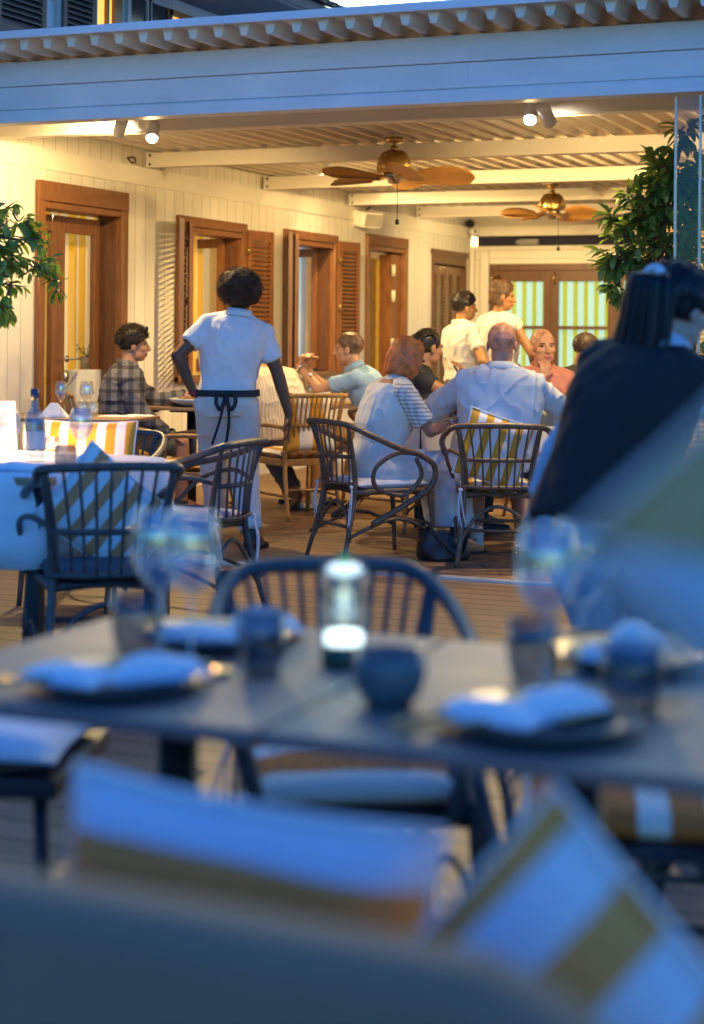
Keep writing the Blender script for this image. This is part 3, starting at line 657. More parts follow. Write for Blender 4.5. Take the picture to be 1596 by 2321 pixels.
def ladder_chair(label, loc, rz, m, cush=None, group='rattan chairs with tall slatted backs', backc=None):
    """upright golden rattan armchair with a rectangular slatted back; faces +y"""
    t = thing('rattan_chair', label, 'chair', loc, rz, group); zs = .41; zt = .84
    for s_ in (-1, 1):
        b = MB(); b.tube([(s_ * .22, .24, 0), (s_ * .215, .22, zs)], .016, sub=1); b.build('leg', m, t)
        b = MB(); b.tube([(s_ * .20, -.31, 0), (s_ * .19, -.24, .25), (s_ * .185, -.215, zs), (s_ * .195, -.25, .62), (s_ * .215, -.31, zt)], .016, rads=[.014, .016, .017, .015, .014], sub=4); b.build('leg', m, t)
        b = MB(); b.tube([(s_ * .205, -.26, .62), (s_ * .25, -.12, .635), (s_ * .265, .08, .625), (s_ * .255, .2, .60), (s_ * .235, .235, .54), (s_ * .22, .225, zs)], .014, sub=4); b.build('arm', m, t)
    for z, y in ((zt, -.315), (.64, -.262), (zs + .045, -.222)):
        b = MB(); b.tube([(-.215 - (.02 if z > .8 else 0), y, z), (0, y - .02, z + .004), (.215 + (.02 if z > .8 else 0), y, z)], .016 if z > .8 else .012, sub=4); b.build('back_rail', m, t)
    b = MB()
    for i in range(11):
        u = (i - 5) / 5.0; b.tube([(u * .165, -.228, zs + .04), (u * .175, -.28, .64), (u * .185, -.333, zt)], .0075, sub=3, seg=6)
    b.build('spindle', m, t)
    b = MB(); b.box(-.215, -.21, zs - .05, .215, .235, zs, bev=.012); b.build('seat', m, t)
    b = MB(); b.tube([(-.19, -.25, .2), (.19, -.25, .2)], .010, sub=1)
    for s_ in (-1, 1): b.tube([(s_ * .195, -.27, .16), (s_ * .218, .22, .16)], .010, sub=1)
    b.build('stretcher', m, t)
    if cush:
        pillow('seat_cushion', .42, .44, .07, cush, t, T=Matrix.Translation((0, .0, zs + .03)) @ Matrix.Rotation(pi / 2, 4, 'X')); tie(t, .2, -.235, zs + .02, M_nap, .22)
    if backc: pillow('back_cushion', .38, .42, .10, backc, t, T=Matrix.Translation((0, -.20, .66)) @ Matrix.Rotation(radians(-14), 4, 'X'))
    return t

def gat(px, py): p = G(px, py, 0); return V((p.x, p.y, 0))
def dat(px, d): p = D(px, CY, d); return V((p.x, p.y, 0))
# --- chairs in view
c_bald = tub_chair('brown curved rattan armchair under the bald man in the pale blue shirt', dat(1128, 9.62), TH - .04, M_rattan, M_cush2)
tub_chair('brown rattan armchair with looping arms under the woman in white', dat(858, 9.75), YA - radians(62), M_rattan, mat('pale_seat_cushion', (.74, .73, .74), .85, bump=.2), loops=True)
tub_chair('dark curved armchair with its back to us at the white clothed table', dat(225, 6.15), YA + radians(16), M_rattan_d, mat('dark_seat_pad', (.10, .105, .12), .8), ties=False, w_=.265, zt=.81, out=.0)
tub_chair('dark curved armchair side-on at the right end of the clothed table', dat(412, 7.85), YA + radians(70), M_rattan_d, mat('grey_seat_pad', (.45, .47, .52), .8), w_=.27)
ladder_chair('golden rattan chair with slatted back under the diner in the striped shirt', dat(672, 11.9), YA + radians(28), M_rattan_g, M_cush2, backc=stripes('gold_white_back', M_yellow, M_cw, .2, 'X', .5))
ladder_chair('golden slatted chair with mustard cushion between plaid man and waiter', dat(425, 10.7), YA + radians(75), mat('amber_rattan', (.30, .16, .055), .45, var=.3, scale=30), M_cushy, backc=M_cushy)
ladder_chair('golden rattan chair under the man in the plaid shirt', dat(262, 11.6), YA - radians(75), M_rattan_g, M_cushy)
tub_chair('golden looped rattan armchair under the man in the blue polo', dat(872, 12.3), YA + radians(78), M_rattan_g, M_cushy, loops=True)
tub_chair('golden rattan armchair under the woman with braided hair', dat(930, 11.25), YA - radians(40), M_rattan_g, M_cushy, loops=True)
tub_chair('golden rattan chair under the man in the salmon shirt', dat(1240, 11.7), YA + pi + .1, M_rattan_g, M_cush2)
tub_chair('dark armchair with striped cushion on the far side of the clothed table', dat(205, 8.1), YA + pi - .25, M_rattan_d, M_cush2, w_=.27)
tub_chair('dark curved armchair behind the two slate tables facing us', dat(790, 3.32), YA + pi + .12, mat('blue_black_rattan', (.045, .055, .07), .4, var=.3, scale=30), stripes('seat_stripe_near', (.55, .16, .03), M_cw, .22, 'Y', .62), w_=.215, zt=.775, nsp=12)
tub_chair('dark armchair at the far side of the right slate table', dat(1440, 3.12), YA + pi - .12, bpy.data.materials['blue_black_rattan'], stripes('seat_stripe_near_x', (.55, .16, .03), M_cw, .12, 'X', .55), w_=.25, zt=.66)
tub_chair('dark armchair pushed under the right slate table, only its striped seat showing', dat(1750, 3.3), YA + pi - .2, bpy.data.materials['blue_black_rattan'], MT['seat_stripe_near_x'], w_=.25, zt=.66)
# cushions leaning in chairs
def cushion_at(name, label, loc, rz, w_, h_, t_, m, tilt, roll=0, seed=1, group='striped yellow and white cushions', T=None):
    o = pillow(name, w_, h_, t_, m, loc=loc, seed=seed, T=T)
    pts = []
    for k in range(64):
        q = k / 16; e = q % 1 * 2 - 1; u, v = ((e, -1), (1, e), (-e, 1), (-1, -e))[int(q)]
        pt_ = V((u * w_ / 2 * (1 - .06 * (1 - v * v) * abs(u)), 0, v * h_ / 2 * (1 - .06 * (1 - u * u) * abs(v)))); pts.append(T @ pt_ if T else pt_)
    b = MB(); b.tube(pts, .0045, closed=True, sub=1, seg=6); b.build('piping', M_nap, o); o.rotation_euler = (radians(tilt), radians(roll), rz); return tag(o, label, 'cushion', group)
p = dat(1122, 9.45); cushion_at('striped_cushion', 'yellow and white striped cushion behind the bald man, one corner sticking up', (p.x, p.y, .635), TH, .37, .38, .09, M_cush2, -8, 17, 2)
p = dat(250, 6.22); cushion_at('striped_cushion', 'striped cushion showing through the slats of the dark near armchair', (p.x, p.y, .60), YA + radians(16), .44, .34, .10, stripes('cushion_diag', (.70, .27, .10), M_cw, .085, 'X', .5), -8, 40, 3)
p = dat(205, 7.62); cushion_at('striped_cushion', 'upright striped cushion on the far chair of the clothed table', (p.x, p.y, .70), YA - .1, .42, .34, .10, M_cush2, -10, 0, 4)

# ================================================================== TABLES
def table(label, loc, rz, w_, d_, m, leg='four', th=.028, z=.75, mleg=None, name='dining_table', group=None):
    t = thing(name, label, 'table', loc, rz, group); b = MB(); b.box(-w_ / 2, -d_ / 2, z - th, w_ / 2, d_ / 2, z, bev=.008); b.build('tabletop', m, t)
    ml = mleg or M_dark
    if leg == 'pedestal':
        b = MB(); b.tube([(0, 0, .03), (0, 0, z - th)], .035, sub=1, seg=12); b.box(-.12, -.12, z - th - .02, .12, .12, z - th); b.build('pedestal', ml, t)
        b = MB(); b.box(-.30, -.04, 0, .30, .04, .03, bev=.008); b.box(-.04, -.30, 0, .04, -.041, .03, bev=.008); b.box(-.04, .041, 0, .04, .30, .03, bev=.008); b.build('base', ml, t)
    else:
        for sx in (-1, 1):
            for sy in (-1, 1):
                b = MB(); b.box(sx * (w_ / 2 - .045) - .022, sy * (d_ / 2 - .045) - .022, 0, sx * (w_ / 2 - .045) + .022, sy * (d_ / 2 - .045) + .022, z - th, bev=.004); b.build('leg', ml, t)
    return t
# foreground slate tables, side by side
FGY0, FGY1 = 2.02, 2.77
table('slate topped table at the left front, with the near plate and bronze cutlery', (-1.295, (FGY0 + FGY1) / 2, 0), 0, .63, FGY1 - FGY0, M_slate, 'pedestal', .022, group='slate topped tables in front')
table('slate topped table at the right front, with the dark bowl near its middle', (-.645, (FGY0 + FGY1) / 2, 0), 0, .655, FGY1 - FGY0, M_slate, 'pedestal', .022, group='slate topped tables in front')
for i, (x, y) in enumerate(((-1.15, 2.35), (-.90, 2.33))): pass
# clothed table
tc = table('table hidden under the white cloth at the left', (-4.08, 5.72, 0), 0, 1.42, 1.02, M_tabletop, 'four', .03, .742)
def cloth(name, label, cx, cy, w_, d_, z, drop, rc=.12, seed=0, group=None):
    b = MB(); N = 120; rim = []
    for k in range(N):
        a = 2 * pi * k / N; c, s_ = cos(a), sin(a); e = 5.0
        r = (abs(c / (w_ / 2)) ** e + abs(s_ / (d_ / 2)) ** e) ** (-1 / e); rim.append((r * c, r * s_, a))
    rows = [0, .35, .7, .9, 1.0]; vs = []
    for u in rows:
        for x, y, a in rim: vs.append((cx + x * u, cy + y * u, z + .002 + .002 * noise.noise(V((x * u * 5, y * u * 5, seed)))))
    dz = [.012, .05, .11, .17, .24]; dz = [q * drop / .24 for q in dz]
    for i, q in enumerate(dz):
        for x, y, a in rim:
            corner = abs(sin(2 * a)) ** 2; l = q * (1 + .35 * corner * (i / 4))
            out = .010 + .012 * i / 4 + (.022 * sin(a * 17 + seed) + .016 * sin(a * 29 + 1)) * (i / 4)
            L_ = sqrt(x * x + y * y); vs.append((cx + x * (1 + out / L_), cy + y * (1 + out / L_), z - l))
    R_ = len(rows) + len(dz); fs = []
    for i in range(R_ - 1):
        for k in range(N): l = (k + 1) % N; fs.append((i * N + k, i * N + l, (i + 1) * N + l, (i + 1) * N + k))
    b.add(vs, fs, True); o = b.build(name, M_cloth); so = o.modifiers.new('thick', 'SOLIDIFY'); so.thickness = .003; return tag(o, label, 'tablecloth', group)
cloth('tablecloth', 'white cloth draped over the table at the left edge', -4.08, 5.72, 1.48, 1.08, .747, .25)
# plaid man's tables
pA = G(235, 946, .75); table('bare wooden table set with stemmed glasses by the plaid man', (pA.x - .25, pA.y, 0), TH * .3, .95, .62, M_tabletop, 'pedestal', .022)
pB = G(420, 921, .75); table('small wooden table holding the white bowl of food', (pB.x, pB.y + .1, 0), TH * .3, .72, .62, M_tabletop, 'pedestal', .022)
pC = G(700, 915, .75); table('wooden table of the men in polo and striped shirts', (pC.x, pC.y + .2, 0), TH * .5, .78, .72, M_tabletop, 'pedestal', .025)
pD = D(1120, 960, 10.85); table('dinner table in front of the bald man under a white cloth', (pD.x, pD.y + .05, 0), TH, 1.05, .86, M_tabletop, 'four', .03, .742)
t_ = cloth('tablecloth', 'white cloth on the table of the bald man and his party', 0, 0, 1.12, .92, .747, .34, seed=3); t_.location = (pD.x, pD.y + .05, 0); t_.rotation_euler = (0, 0, TH)

# ================================================================== TABLEWARE
def wineglass(label, p, H=.21, R=.042, m=None, group='stemmed wine glasses', flute=False):
    t = thing('wine_glass', label, 'glass', p, 0, group); m = m or M_wine; zb = H * .45 if not flute else H * .42
    b = MB(); b.lathe([(0, .001), (R * .85, .001), (R * .85, .003), (R * .2, .006), (.0045, .014), (.0035, zb * .6), (.005, zb - .004), (0, zb - .003)], seg=20); b.build('stem', m, t)
    pr = [(0, zb), (R * .45, zb + .010), (R * .85, zb + (H - zb) * .28), (R, zb + (H - zb) * .45), (R * .95, zb + (H - zb) * .75), (R * .80, H)]
    b = MB(); inn = [(max(0, r - .0016), z + .0012) for r, z in pr]; b.lathe(pr + inn[::-1], seg=28); b.build('bowl', m, t); return t
def tumbler(label, p, m, H=.095, R=.039, group='water tumblers'):
    b = MB(); pr = [(0, 0), (R * .78, 0), (R * .95, H * .3), (R, H * .6), (R * .97, H)]; inn = [(0, .008), (R * .70, .008), (R * .90, H * .3), (R * .95, H * .6), (R * .93, H)]
    b.lathe(pr + inn[::-1], seg=28); o = b.build('tumbler', m, loc=p); return tag(o, label, 'glass', group)
def plate(label, p, R, m, group='dinner plates'):
    b = MB(); b.lathe([(0, 0), (R * .62, 0), (R * .75, .006), (R, .020), (R, .024), (R * .74, .011), (R * .6, .006), (0, .006)], seg=40); return tag(b.build('plate', m, loc=p), label, 'plate', group)
def napkin(label, p, rz, L_=.22, wd=.10, h=.045, group='folded white napkins', seed=0):
    h *= .62
    b = MB(); n = 18; mm = 10; vs = []; 
    for i in range(n + 1):
        u = i / n
        for j in range(mm + 1):
            v = j / mm * 2 - 1; prof = sqrt(max(0, 1 - v * v)); hh = h * (.72 + .28 * cos((u - .35) * pi)) * min(1, .35 + 5 * u, .35 + 5 * (1 - u))
            wv = .007 * noise.noise(V((u * 4, v * 3, seed)))
            vs.append(((u - .5) * L_ + .01 * v, v * wd / 2 * (.80 + .25 * u), max(0.001, prof * hh + wv * prof)))
    k = len(vs); vs += [(x, y, 0) for x, y, z in vs]; fs = []
    for i in range(n):
        for j in range(mm):
            a = i * (mm + 1) + j; fs.append((a, a + mm + 1, a + mm + 2, a + 1)); fs.append((k + a, k + a + 1, k + a + mm + 2, k + a + mm + 1))
    for i in range(n):
        for j in (0, mm): a = i * (mm + 1) + j; fs.append((a, a + mm + 1, k + a + mm + 1, k + a))
    for j in range(mm):
        for i in (0, n): a = i * (mm + 1) + j; fs.append((a, a + 1, k + a + 1, k + a))
    b.add(vs, fs, True); return tag(b.build('napkin', M_nap, loc=p, rz=rz), label, 'napkin', group)
def tent_napkin(label, p, rz, w_=.14, h=.07):
    b = MB(); b.add([(-w_ / 2, -.05, 0), (w_ / 2, -.05, 0), (.02, 0, h), (-.02, 0, h), (-w_ / 2, .05, 0), (w_ / 2, .05, 0)], [(0, 1, 2, 3), (4, 3, 2, 5), (0, 3, 4), (1, 5, 2), (0, 4, 5, 1)]); return tag(b.build('napkin', M_nap, loc=p, rz=rz), label, 'napkin', 'folded white napkins')
def cutlery(kind, label, p, rz, m, group='bronze cutlery'):
    t = thing(kind, label, kind, p, rz, group); b = MB(); b.tube([(-.10, 0, .004), (-.02, 0, .006), (.03, 0, .005)], .004, rads=[.0055, .0035, .004], sub=2, seg=6); b.build('handle', m, t); b = MB()
    if kind == 'fork':
        b.box(.03, -.010, .003, .055, .010, .006)
        for q in (-.009, -.003, .003, .009): b.box(.055, q - .0015, .003, .095, q + .0015, .006)
        b.build('tines', m, t)
    elif kind == 'knife': b.prism([(.03, -.006), (.12, -.008), (.13, .002), (.12, .008), (.03, .006)], 'Z', .003, .006); b.build('blade', m, t)
    else: b.ell((.06, 0, .006), (.028, .018, .004)); b.build('spoon_bowl', m, t)
    return t
M_bronze = mat('bronze_cutlery', (.60, .34, .13), .18, 1)
Z = .751
def T3(px, py, z=Z): return G(px, py, z)
# near left setting
p = T3(258, 1563); plate('dark stoneware plate at the near left with a folded napkin on it', p, .125, M_plated, 'dark stoneware plates'); q = p + V((0, 0, .012))
napkin('left lying napkin half on the near left plate', q + RT * -.065 + V((0, 0, .0)), TH - .25, .13, .085, .04, seed=1); napkin('upright napkin roll on the right of the near left plate', q + RT * .062 + FW * .03, TH + .55, .15, .08, .055, seed=2)
cutlery('fork', 'bronze fork at the left rim of the near left plate', T3(95, 1558) + V((0, 0, .01)), YA + .3, M_bronze); cutlery('knife', 'bronze knife lying left of the near left plate', T3(120, 1570) + V((0, 0, .015)), YA + .45, M_bronze)
cutlery('spoon', 'shiny spoon right of the near left plate', T3(478, 1545), YA + 1.4, M_bronze)
# far left setting
p = T3(490, 1462); plate('dark plate at the far left place behind the glasses', p, .125, M_plated, 'dark stoneware plates'); q = p + V((0, 0, .012))
napkin('napkin lying flat across the far left plate', q + RT * -.03, TH + .05, .17, .08, .035, seed=3); napkin('napkin standing up beyond the far left plate', q + RT * .075 + FW * .04, TH + .8, .14, .075, .075, seed=4)
cutlery('fork', 'bronze fork beside the far left plate', T3(640, 1462), YA + 1.3, M_bronze)
# near right setting
p = T3(1222, 1655); plate('dark stoneware plate at the near right, partly under napkin', p, .135, M_plated, 'dark stoneware plates'); q = p + V((0, 0, .012))
napkin('left lying napkin on the near right plate', q + RT * -.055 + FW * .01, TH - .45, .14, .09, .04, seed=5); napkin('upright napkin fold on the right of the near right plate', q + RT * .035 + FW * .045, TH + .6, .15, .085, .06, seed=6)
cutlery('fork', 'bronze fork at the left of the near right plate', T3(1035, 1650) + V((0, 0, .012)), YA + .5, M_bronze); cutlery('knife', 'bronze knife on the right rim of the near right plate', T3(1400, 1640) + V((0, 0, .012)), YA + .6, M_bronze)
cutlery('spoon', 'bronze spoon nearest the edge by the near right plate', T3(1070, 1668) + V((0, 0, .01)), YA + .4, M_bronze)
# far right setting
p = T3(1440, 1505); plate('dark plate at the far right place behind the tumbler', p, .14, M_plated, 'dark stoneware plates'); q = p + V((0, 0, .012))
napkin('tall rounded napkin on the far right plate', q + FW * .02, TH + 1.1, .12, .09, .085, seed=7); napkin('small napkin fold at the left of the far right plate', T3(1350, 1508) + V((0, 0, .01)), TH + .9, .07, .05, .04, seed=8)
for (px, py, lb, R_) in ((362, 1492, 'left glass of the front left pair', .047), (432, 1500, 'right glass of the front left pair', .047), (1236, 1560, 'nearer left glass of the front right pair', .047), (1318, 1528, 'right glass of the front right pair', .050)):
    wineglass('large stemmed wine glass, ' + lb, T3(px, py), .235, R_)
tumbler('smoked tumbler behind the near left plate', T3(312, 1485), M_tumbler, .10, .043); tumbler('smoked tumbler left of the candle jar', T3(592, 1530), M_tumbler, .10, .038)
tumbler('smoked tumbler left of the right wine glasses', T3(1208, 1545), M_tumbler, .095, .04); tumbler('smoked tumbler at the right before the far plate', T3(1432, 1610), M_tumbler, .09, .045)
# candle jar
p = T3(779, 1508); t = thing('table_lamp', 'green glass jar lamp with a glowing disc on the slate table', 'lamp', p)
b = MB(); b.lathe([(0, 0), (.034, 0), (.036, .01), (.036, .033), (0, .033)], seg=24); b.build('base', mat('green_base', (.03, .07, .03), .3), t)
b = MB(); b.lathe([(.036, .034), (.037, .12), (.035, .155), (.033, .155), (.034, .12), (.033, .034)], seg=28, closed=True); b.build('glass_jar', glassy('green_jar', (.88, .95, .95), .9, .07), t)
b = MB(); b.lathe([(0, .034), (.030, .034), (.031, .044), (.028, .052), (0, .053)], seg=24); b.build('glowing_disc', emis('lamp_disc', (.92, 1, .98), .30), t)
b = MB(); b.lathe([(0, .143), (.026, .144), (.027, .15), (.022, .156), (0, .157)], seg=24); b.build('lamp_cap', emis('lamp_disc_soft', (.85, 1, 1), .16), t)
b = MB(); b.lathe([(0, .158), (.008, .158), (.009, .175), (0, .178)], seg=12); b.build('knob', mat('green_knob', (.2, .45, .15), .3), t)
ld = bpy.data.lights.new('lamp', 'POINT'); ld.energy = .015; ld.color = (.85, 1, .9); ld.shadow_soft_size = .02; lo = bpy.data.objects.new('lamp_light', ld); COL.objects.link(lo); lo.parent = t; lo.location = (0, 0, .09)
p = T3(882, 1598); b = MB(); b.lathe([(0, 0), (.03, 0), (.045, .02), (.052, .05), (.048, .075), (.044, .075), (.047, .05), (.04, .022), (0, .012)], seg=32); tag(b.build('bowl', mat('dark_teal_bowl', (.08, .12, .13), .25, var=.2), loc=p), 'dark teal ceramic bowl in the middle of the slate table', 'bowl')
# items on the clothed table
Z2 = .752
p = T3(78, 1045, Z2); t = thing('water_bottle', 'clear water bottle with dark cap on the clothed table', 'bottle', p)
b = MB(); b.lathe([(0, 0), (.040, 0), (.042, .01), (.042, .15), (.034, .185), (.015, .215), (.014, .25), (.012, .25), (.013, .215), (.032, .183), (.040, .15), (.040, .012), (0, .010)], seg=24); b.build('bottle_glass', glassy('blue_glass', (.80, .88, .96), .9, .08), t)
b = MB(); b.lathe([(0, .245), (.017, .245), (.017, .285), (0, .285)], seg=16); b.build('cap', mat('navy_cap', (.02, .04, .10), .4), t)
b = MB(); b.lathe([(.0425, .05), (.0425, .12)], seg=24); b.build('bottle_label', mat('blue_label', (.45, .50, .55), .6), t)
wineglass('wine glass on the clothed table, right of the bottle', T3(183, 1062, Z2), .225, .045); wineglass('wine glass on the clothed table at the left edge', T3(22, 1050, Z2), .20, .043)
tumbler('grey tumbler beside the wine glass on the clothed table', T3(148, 1062, Z2), M_tumbler, .088, .042)
napkin('crumpled napkin at the left on the white cloth', T3(55, 1068, Z2), TH, .26, .14, .055, seed=9); napkin('loose napkin behind the tumbler on the white cloth', T3(208, 1052, Z2), TH + .7, .15, .09, .06, seed=10); napkin('flat blue-white napkin at the right of the clothed table', T3(320, 1060, Z2), TH, .20, .08, .022, seed=11)
p = T3(8, 1020, Z2); t = thing('menu_card', 'bright folded menu card at the left edge of the clothed table', 'menu', p, TH + .5)
b = MB(); b.add([(-.05, -.03, 0), (.05, -.03, 0), (.05, 0, .21), (-.05, 0, .21), (-.05, .03, 0), (.05, .03, 0)], [(0, 1, 2, 3), (4, 3, 2, 5)]); o = b.build('sheet', M_nap, t); o.modifiers.new('s', 'SOLIDIFY').thickness = .002
for i, (px, py, lb) in enumerate(((10, 1042, 'small glowing candle glass at the left edge of the white cloth'), (118, 1022, 'small glowing candle glass behind the water bottle'))):
    p = T3(px, py, Z2); t = thing('candle', lb, 'candle', p, 0, 'candle glasses on the white cloth'); b = MB(); b.lathe([(0, 0), (.03, 0), (.034, .06), (.032, .06), (.028, .006), (0, .006)], seg=20); b.build('holder', M_wine, t)
    b = MB(); b.lathe([(0, .006), (.024, .006), (.024, .03), (0, .03)], seg=16); b.build('wax', mat('wax', (.8, .7, .5), .5, var=0, emit=(1, .55, .2), estr=.4), t); b = MB(); b.ell((0, 0, .045), (.006, .006, .014), seg=8, rings=6); b.build('flame', emis('flame', (1, .6, .2), 4), t)
    ld = bpy.data.lights.new('candle', 'POINT'); ld.energy = .9; ld.color = (1, .55, .2); ld.shadow_soft_size = .012; lo = bpy.data.objects.new('flame_light', ld); COL.objects.link(lo); lo.parent = t; lo.location = (0, 0, .085)
# plaid man's table
wineglass('slim flute glass on the plaid man\'s bare table', T3(138, 946), .215, .034, flute=True, group='clear glasses at the bare table'); wineglass('stemmed wine glass between flute and plaid man', T3(196, 948), .215, .043, group='clear glasses at the bare table')
tumbler('clear tumbler left of the stem on the bare table', T3(187, 941), M_wine, .085, .036); tumbler('clear tumbler right of the stem on the bare table', T3(211, 942), M_wine, .085, .036)
tent_napkin('pointed white napkin tent at the left of the bare table', T3(122, 945), TH, .17, .085)
napkin('flat napkin under cutlery on the bare table', T3(268, 944), TH, .22, .12, .012, seed=12); napkin('second flat napkin toward the waiter on the bare table', T3(315, 943), TH, .17, .12, .014, seed=13)
p = T3(438, 922); t = thing('food_bowl', 'wide white bowl of food in front of the plaid man', 'bowl', p); b = MB(); b.lathe([(0, 0), (.07, 0), (.15, .035), (.17, .055), (.165, .058), (.14, .04), (.06, .01), (0, .01)], seg=36); b.build('bowl', M_plate, t)
b = MB(); random.seed(5)
for i in range(26): a = random.uniform(0, 6.28); r = random.uniform(0, .10); b.ell((r * cos(a), r * sin(a), .045 + random.uniform(0, .018)), (.022, .02, .013), seg=8, rings=6)
b.build('food', mat('roasted_food', (.33, .15, .04), .5, var=.5, scale=25, bump=.4), t)
# middle table
p = T3(703, 917); t = thing('swing_top_bottle', 'clear glass bottle with stopper on the polo man\'s table', 'bottle', p); b = MB(); b.lathe([(0, 0), (.042, 0), (.042, .12), (.03, .155), (.014, .175), (.013, .205), (.011, .205), (.012, .175), (.028, .153), (.040, .12), (.040, .008), (0, .008)], seg=24); b.build('bottle_glass', glassy('clear_amber', (.95, .92, .78), .9, .12), t)
b = MB(); b.lathe([(0, .205), (.016, .207), (.014, .225), (0, .228)], seg=12); b.build('stopper', M_plate, t)
tumbler('tumbler right of the stoppered bottle', T3(728, 917), M_wine, .085, .036); napkin('napkin under the stoppered bottle', T3(690, 920), TH, .16, .1, .012, seed=15)
# foreground lean cushions and bench
bn = thing('slate_bench', 'large out-of-focus slate upholstered bench back across the bottom', 'bench', (-1.0, 1.2, -.014), -.02)
sl = mat('slate_upholstery', (.25, .165, .115), .75, spec=.25, var=.10, scale=3, bump=.2, bscale=150)
def rbox(b, x0, y0, z0, x1, y1, z1, r):
    b.box(x0, y0, z0, x1, y1, z1, bev=r)
b = MB(); pr = [(-.9, .30), (.62, .30), (.74, .40), (.765, .60), (.76, .70), (.735, .775), (.69, .825), (.62, .847), (.2, .853), (-.9, .858)]
b.prism(pr, 'Y', -.085, .0); o = b.build('backrest', sl, bn); bv = o.modifiers.new('b', 'BEVEL'); bv.width = .03; bv.segments = 5; bv.limit_method = 'ANGLE'; bv.angle_limit = radians(20)
b = MB(); b.box(-.9, .0, .34, .62, .50, .42, bev=.02); b.build('seat', sl, bn)
for (x, y) in ((-.8, -.03), (.5, -.03), (-.8, .42), (.5, .42)): b = MB(); b.box(x - .025, y - .025, 0, x + .025, y + .025, .34); b.build('leg', M_dark, bn)

p = G(35, 1668, .44); t = thing('low_stool', 'low stool with a pale cushion at the left edge beyond the slate table', 'stool', (p.x - .12, p.y, 0), .3)
b = MB(); b.box(-.25, -.22, .36, .25, .22, .40, bev=.01); b.build('seat', M_dark, t); pillow('seat_cushion', .50, .44, .08, M_cloth, t, T=Matrix.Translation((0, 0, .435)) @ Matrix.Rotation(pi / 2, 4, 'X'))
for x, y in ((-.22, -.19), (.22, -.19), (-.22, .19), (.22, .19)): b = MB(); b.tube([(x, y, 0), (x * .95, y * .95, .36)], .015, sub=1); b.build('leg', M_dark, t)
# foreground cushions
p = YP(540, 1822, 1.50); cushion_at('striped_cushion', 'long out-of-focus cushion leaning on the slate bench, white band over mustard', (p.x, p.y, p.z - .13), 0.0, .40, .36, .12, stripes('broad_stripes_low', (.78, .30, .07), (.70, .72, .76),   .137, 'Z', .62), -8, 3, 5, T=Matrix.Translation((0, 0, -.045)))
p = YP(1215, 1822, 1.42); cushion_at('striped_cushion', 'diagonal out-of-focus cushion at the lower right, corner pointing up', (p.x + .02, p.y, p.z - .285), .1, .42, .42, .12, stripes('mid_stripes', (.74, .31, .08), (.66, .70, .76), .113, 'X', .48), -6, 44, 6)
tipd = (RT * .80 - FW * .60); p = D(1318, 1200, .92) + tipd * .325
cushion_at('striped_cushion', 'very blurred big striped cushion filling the right edge in front of the server', (p.x, p.y, p.z), yaw_of(V((-tipd.y, tipd.x, 0))),  .465, .465, .09, stripes('near_stripes', (.62, .38, .16), (.62, .70, .80), .166, 'Z', .42), 0, 0, 7, T=Matrix.Rotation(radians(44), 4, 'Y'))

# ================================================================== PLANTS
def leafmesh(b, p, d, up, ln, wd, curl=.25):
    d = d.normalized(); s_ = d.cross(up)
    if s_.length < 1e-3: s_ = V((1, 0, 0))
    s_.normalize(); n = s_.cross(d).normalized(); vs = []; prof = [(0, .12), (.25, .85), (.55, 1), (.82, .6), (1, .04)]
    for u, q in prof:
        c = p + d * (u * ln) - n * (curl * ln * u * u)
        vs += [c + s_ * (q * wd / 2) + n * (.18 * q * wd), c, c - s_ * (q * wd / 2) + n * (.18 * q * wd)]
    fs = []
    for i in range(4):
        a = i * 3; fs += [(a, a + 1, a + 4, a + 3), (a + 1, a + 2, a + 5, a + 4)]
    b.add(vs, fs, True)
def leafmat(name, c):
    m = mat(name, c, .38, var=.35, scale=6, spec=.5); bs = m.node_tree.nodes['Principled BSDF']; n = m.node_tree
    tl = n.nodes.new('ShaderNodeBsdfTranslucent'); tl.inputs[0].default_value = (c[0] * 2.2, c[1] * 2.0, c[2], 1); mixs = n.nodes.new('ShaderNodeMixShader'); mixs.inputs[0].default_value = .3
    out = n.nodes['Material Output']; n.links.new(bs.outputs[0], mixs.inputs[1]); n.links.new(tl.outputs[0], mixs.inputs[2]); n.links.new(mixs.outputs[0], out.inputs[0]); return m
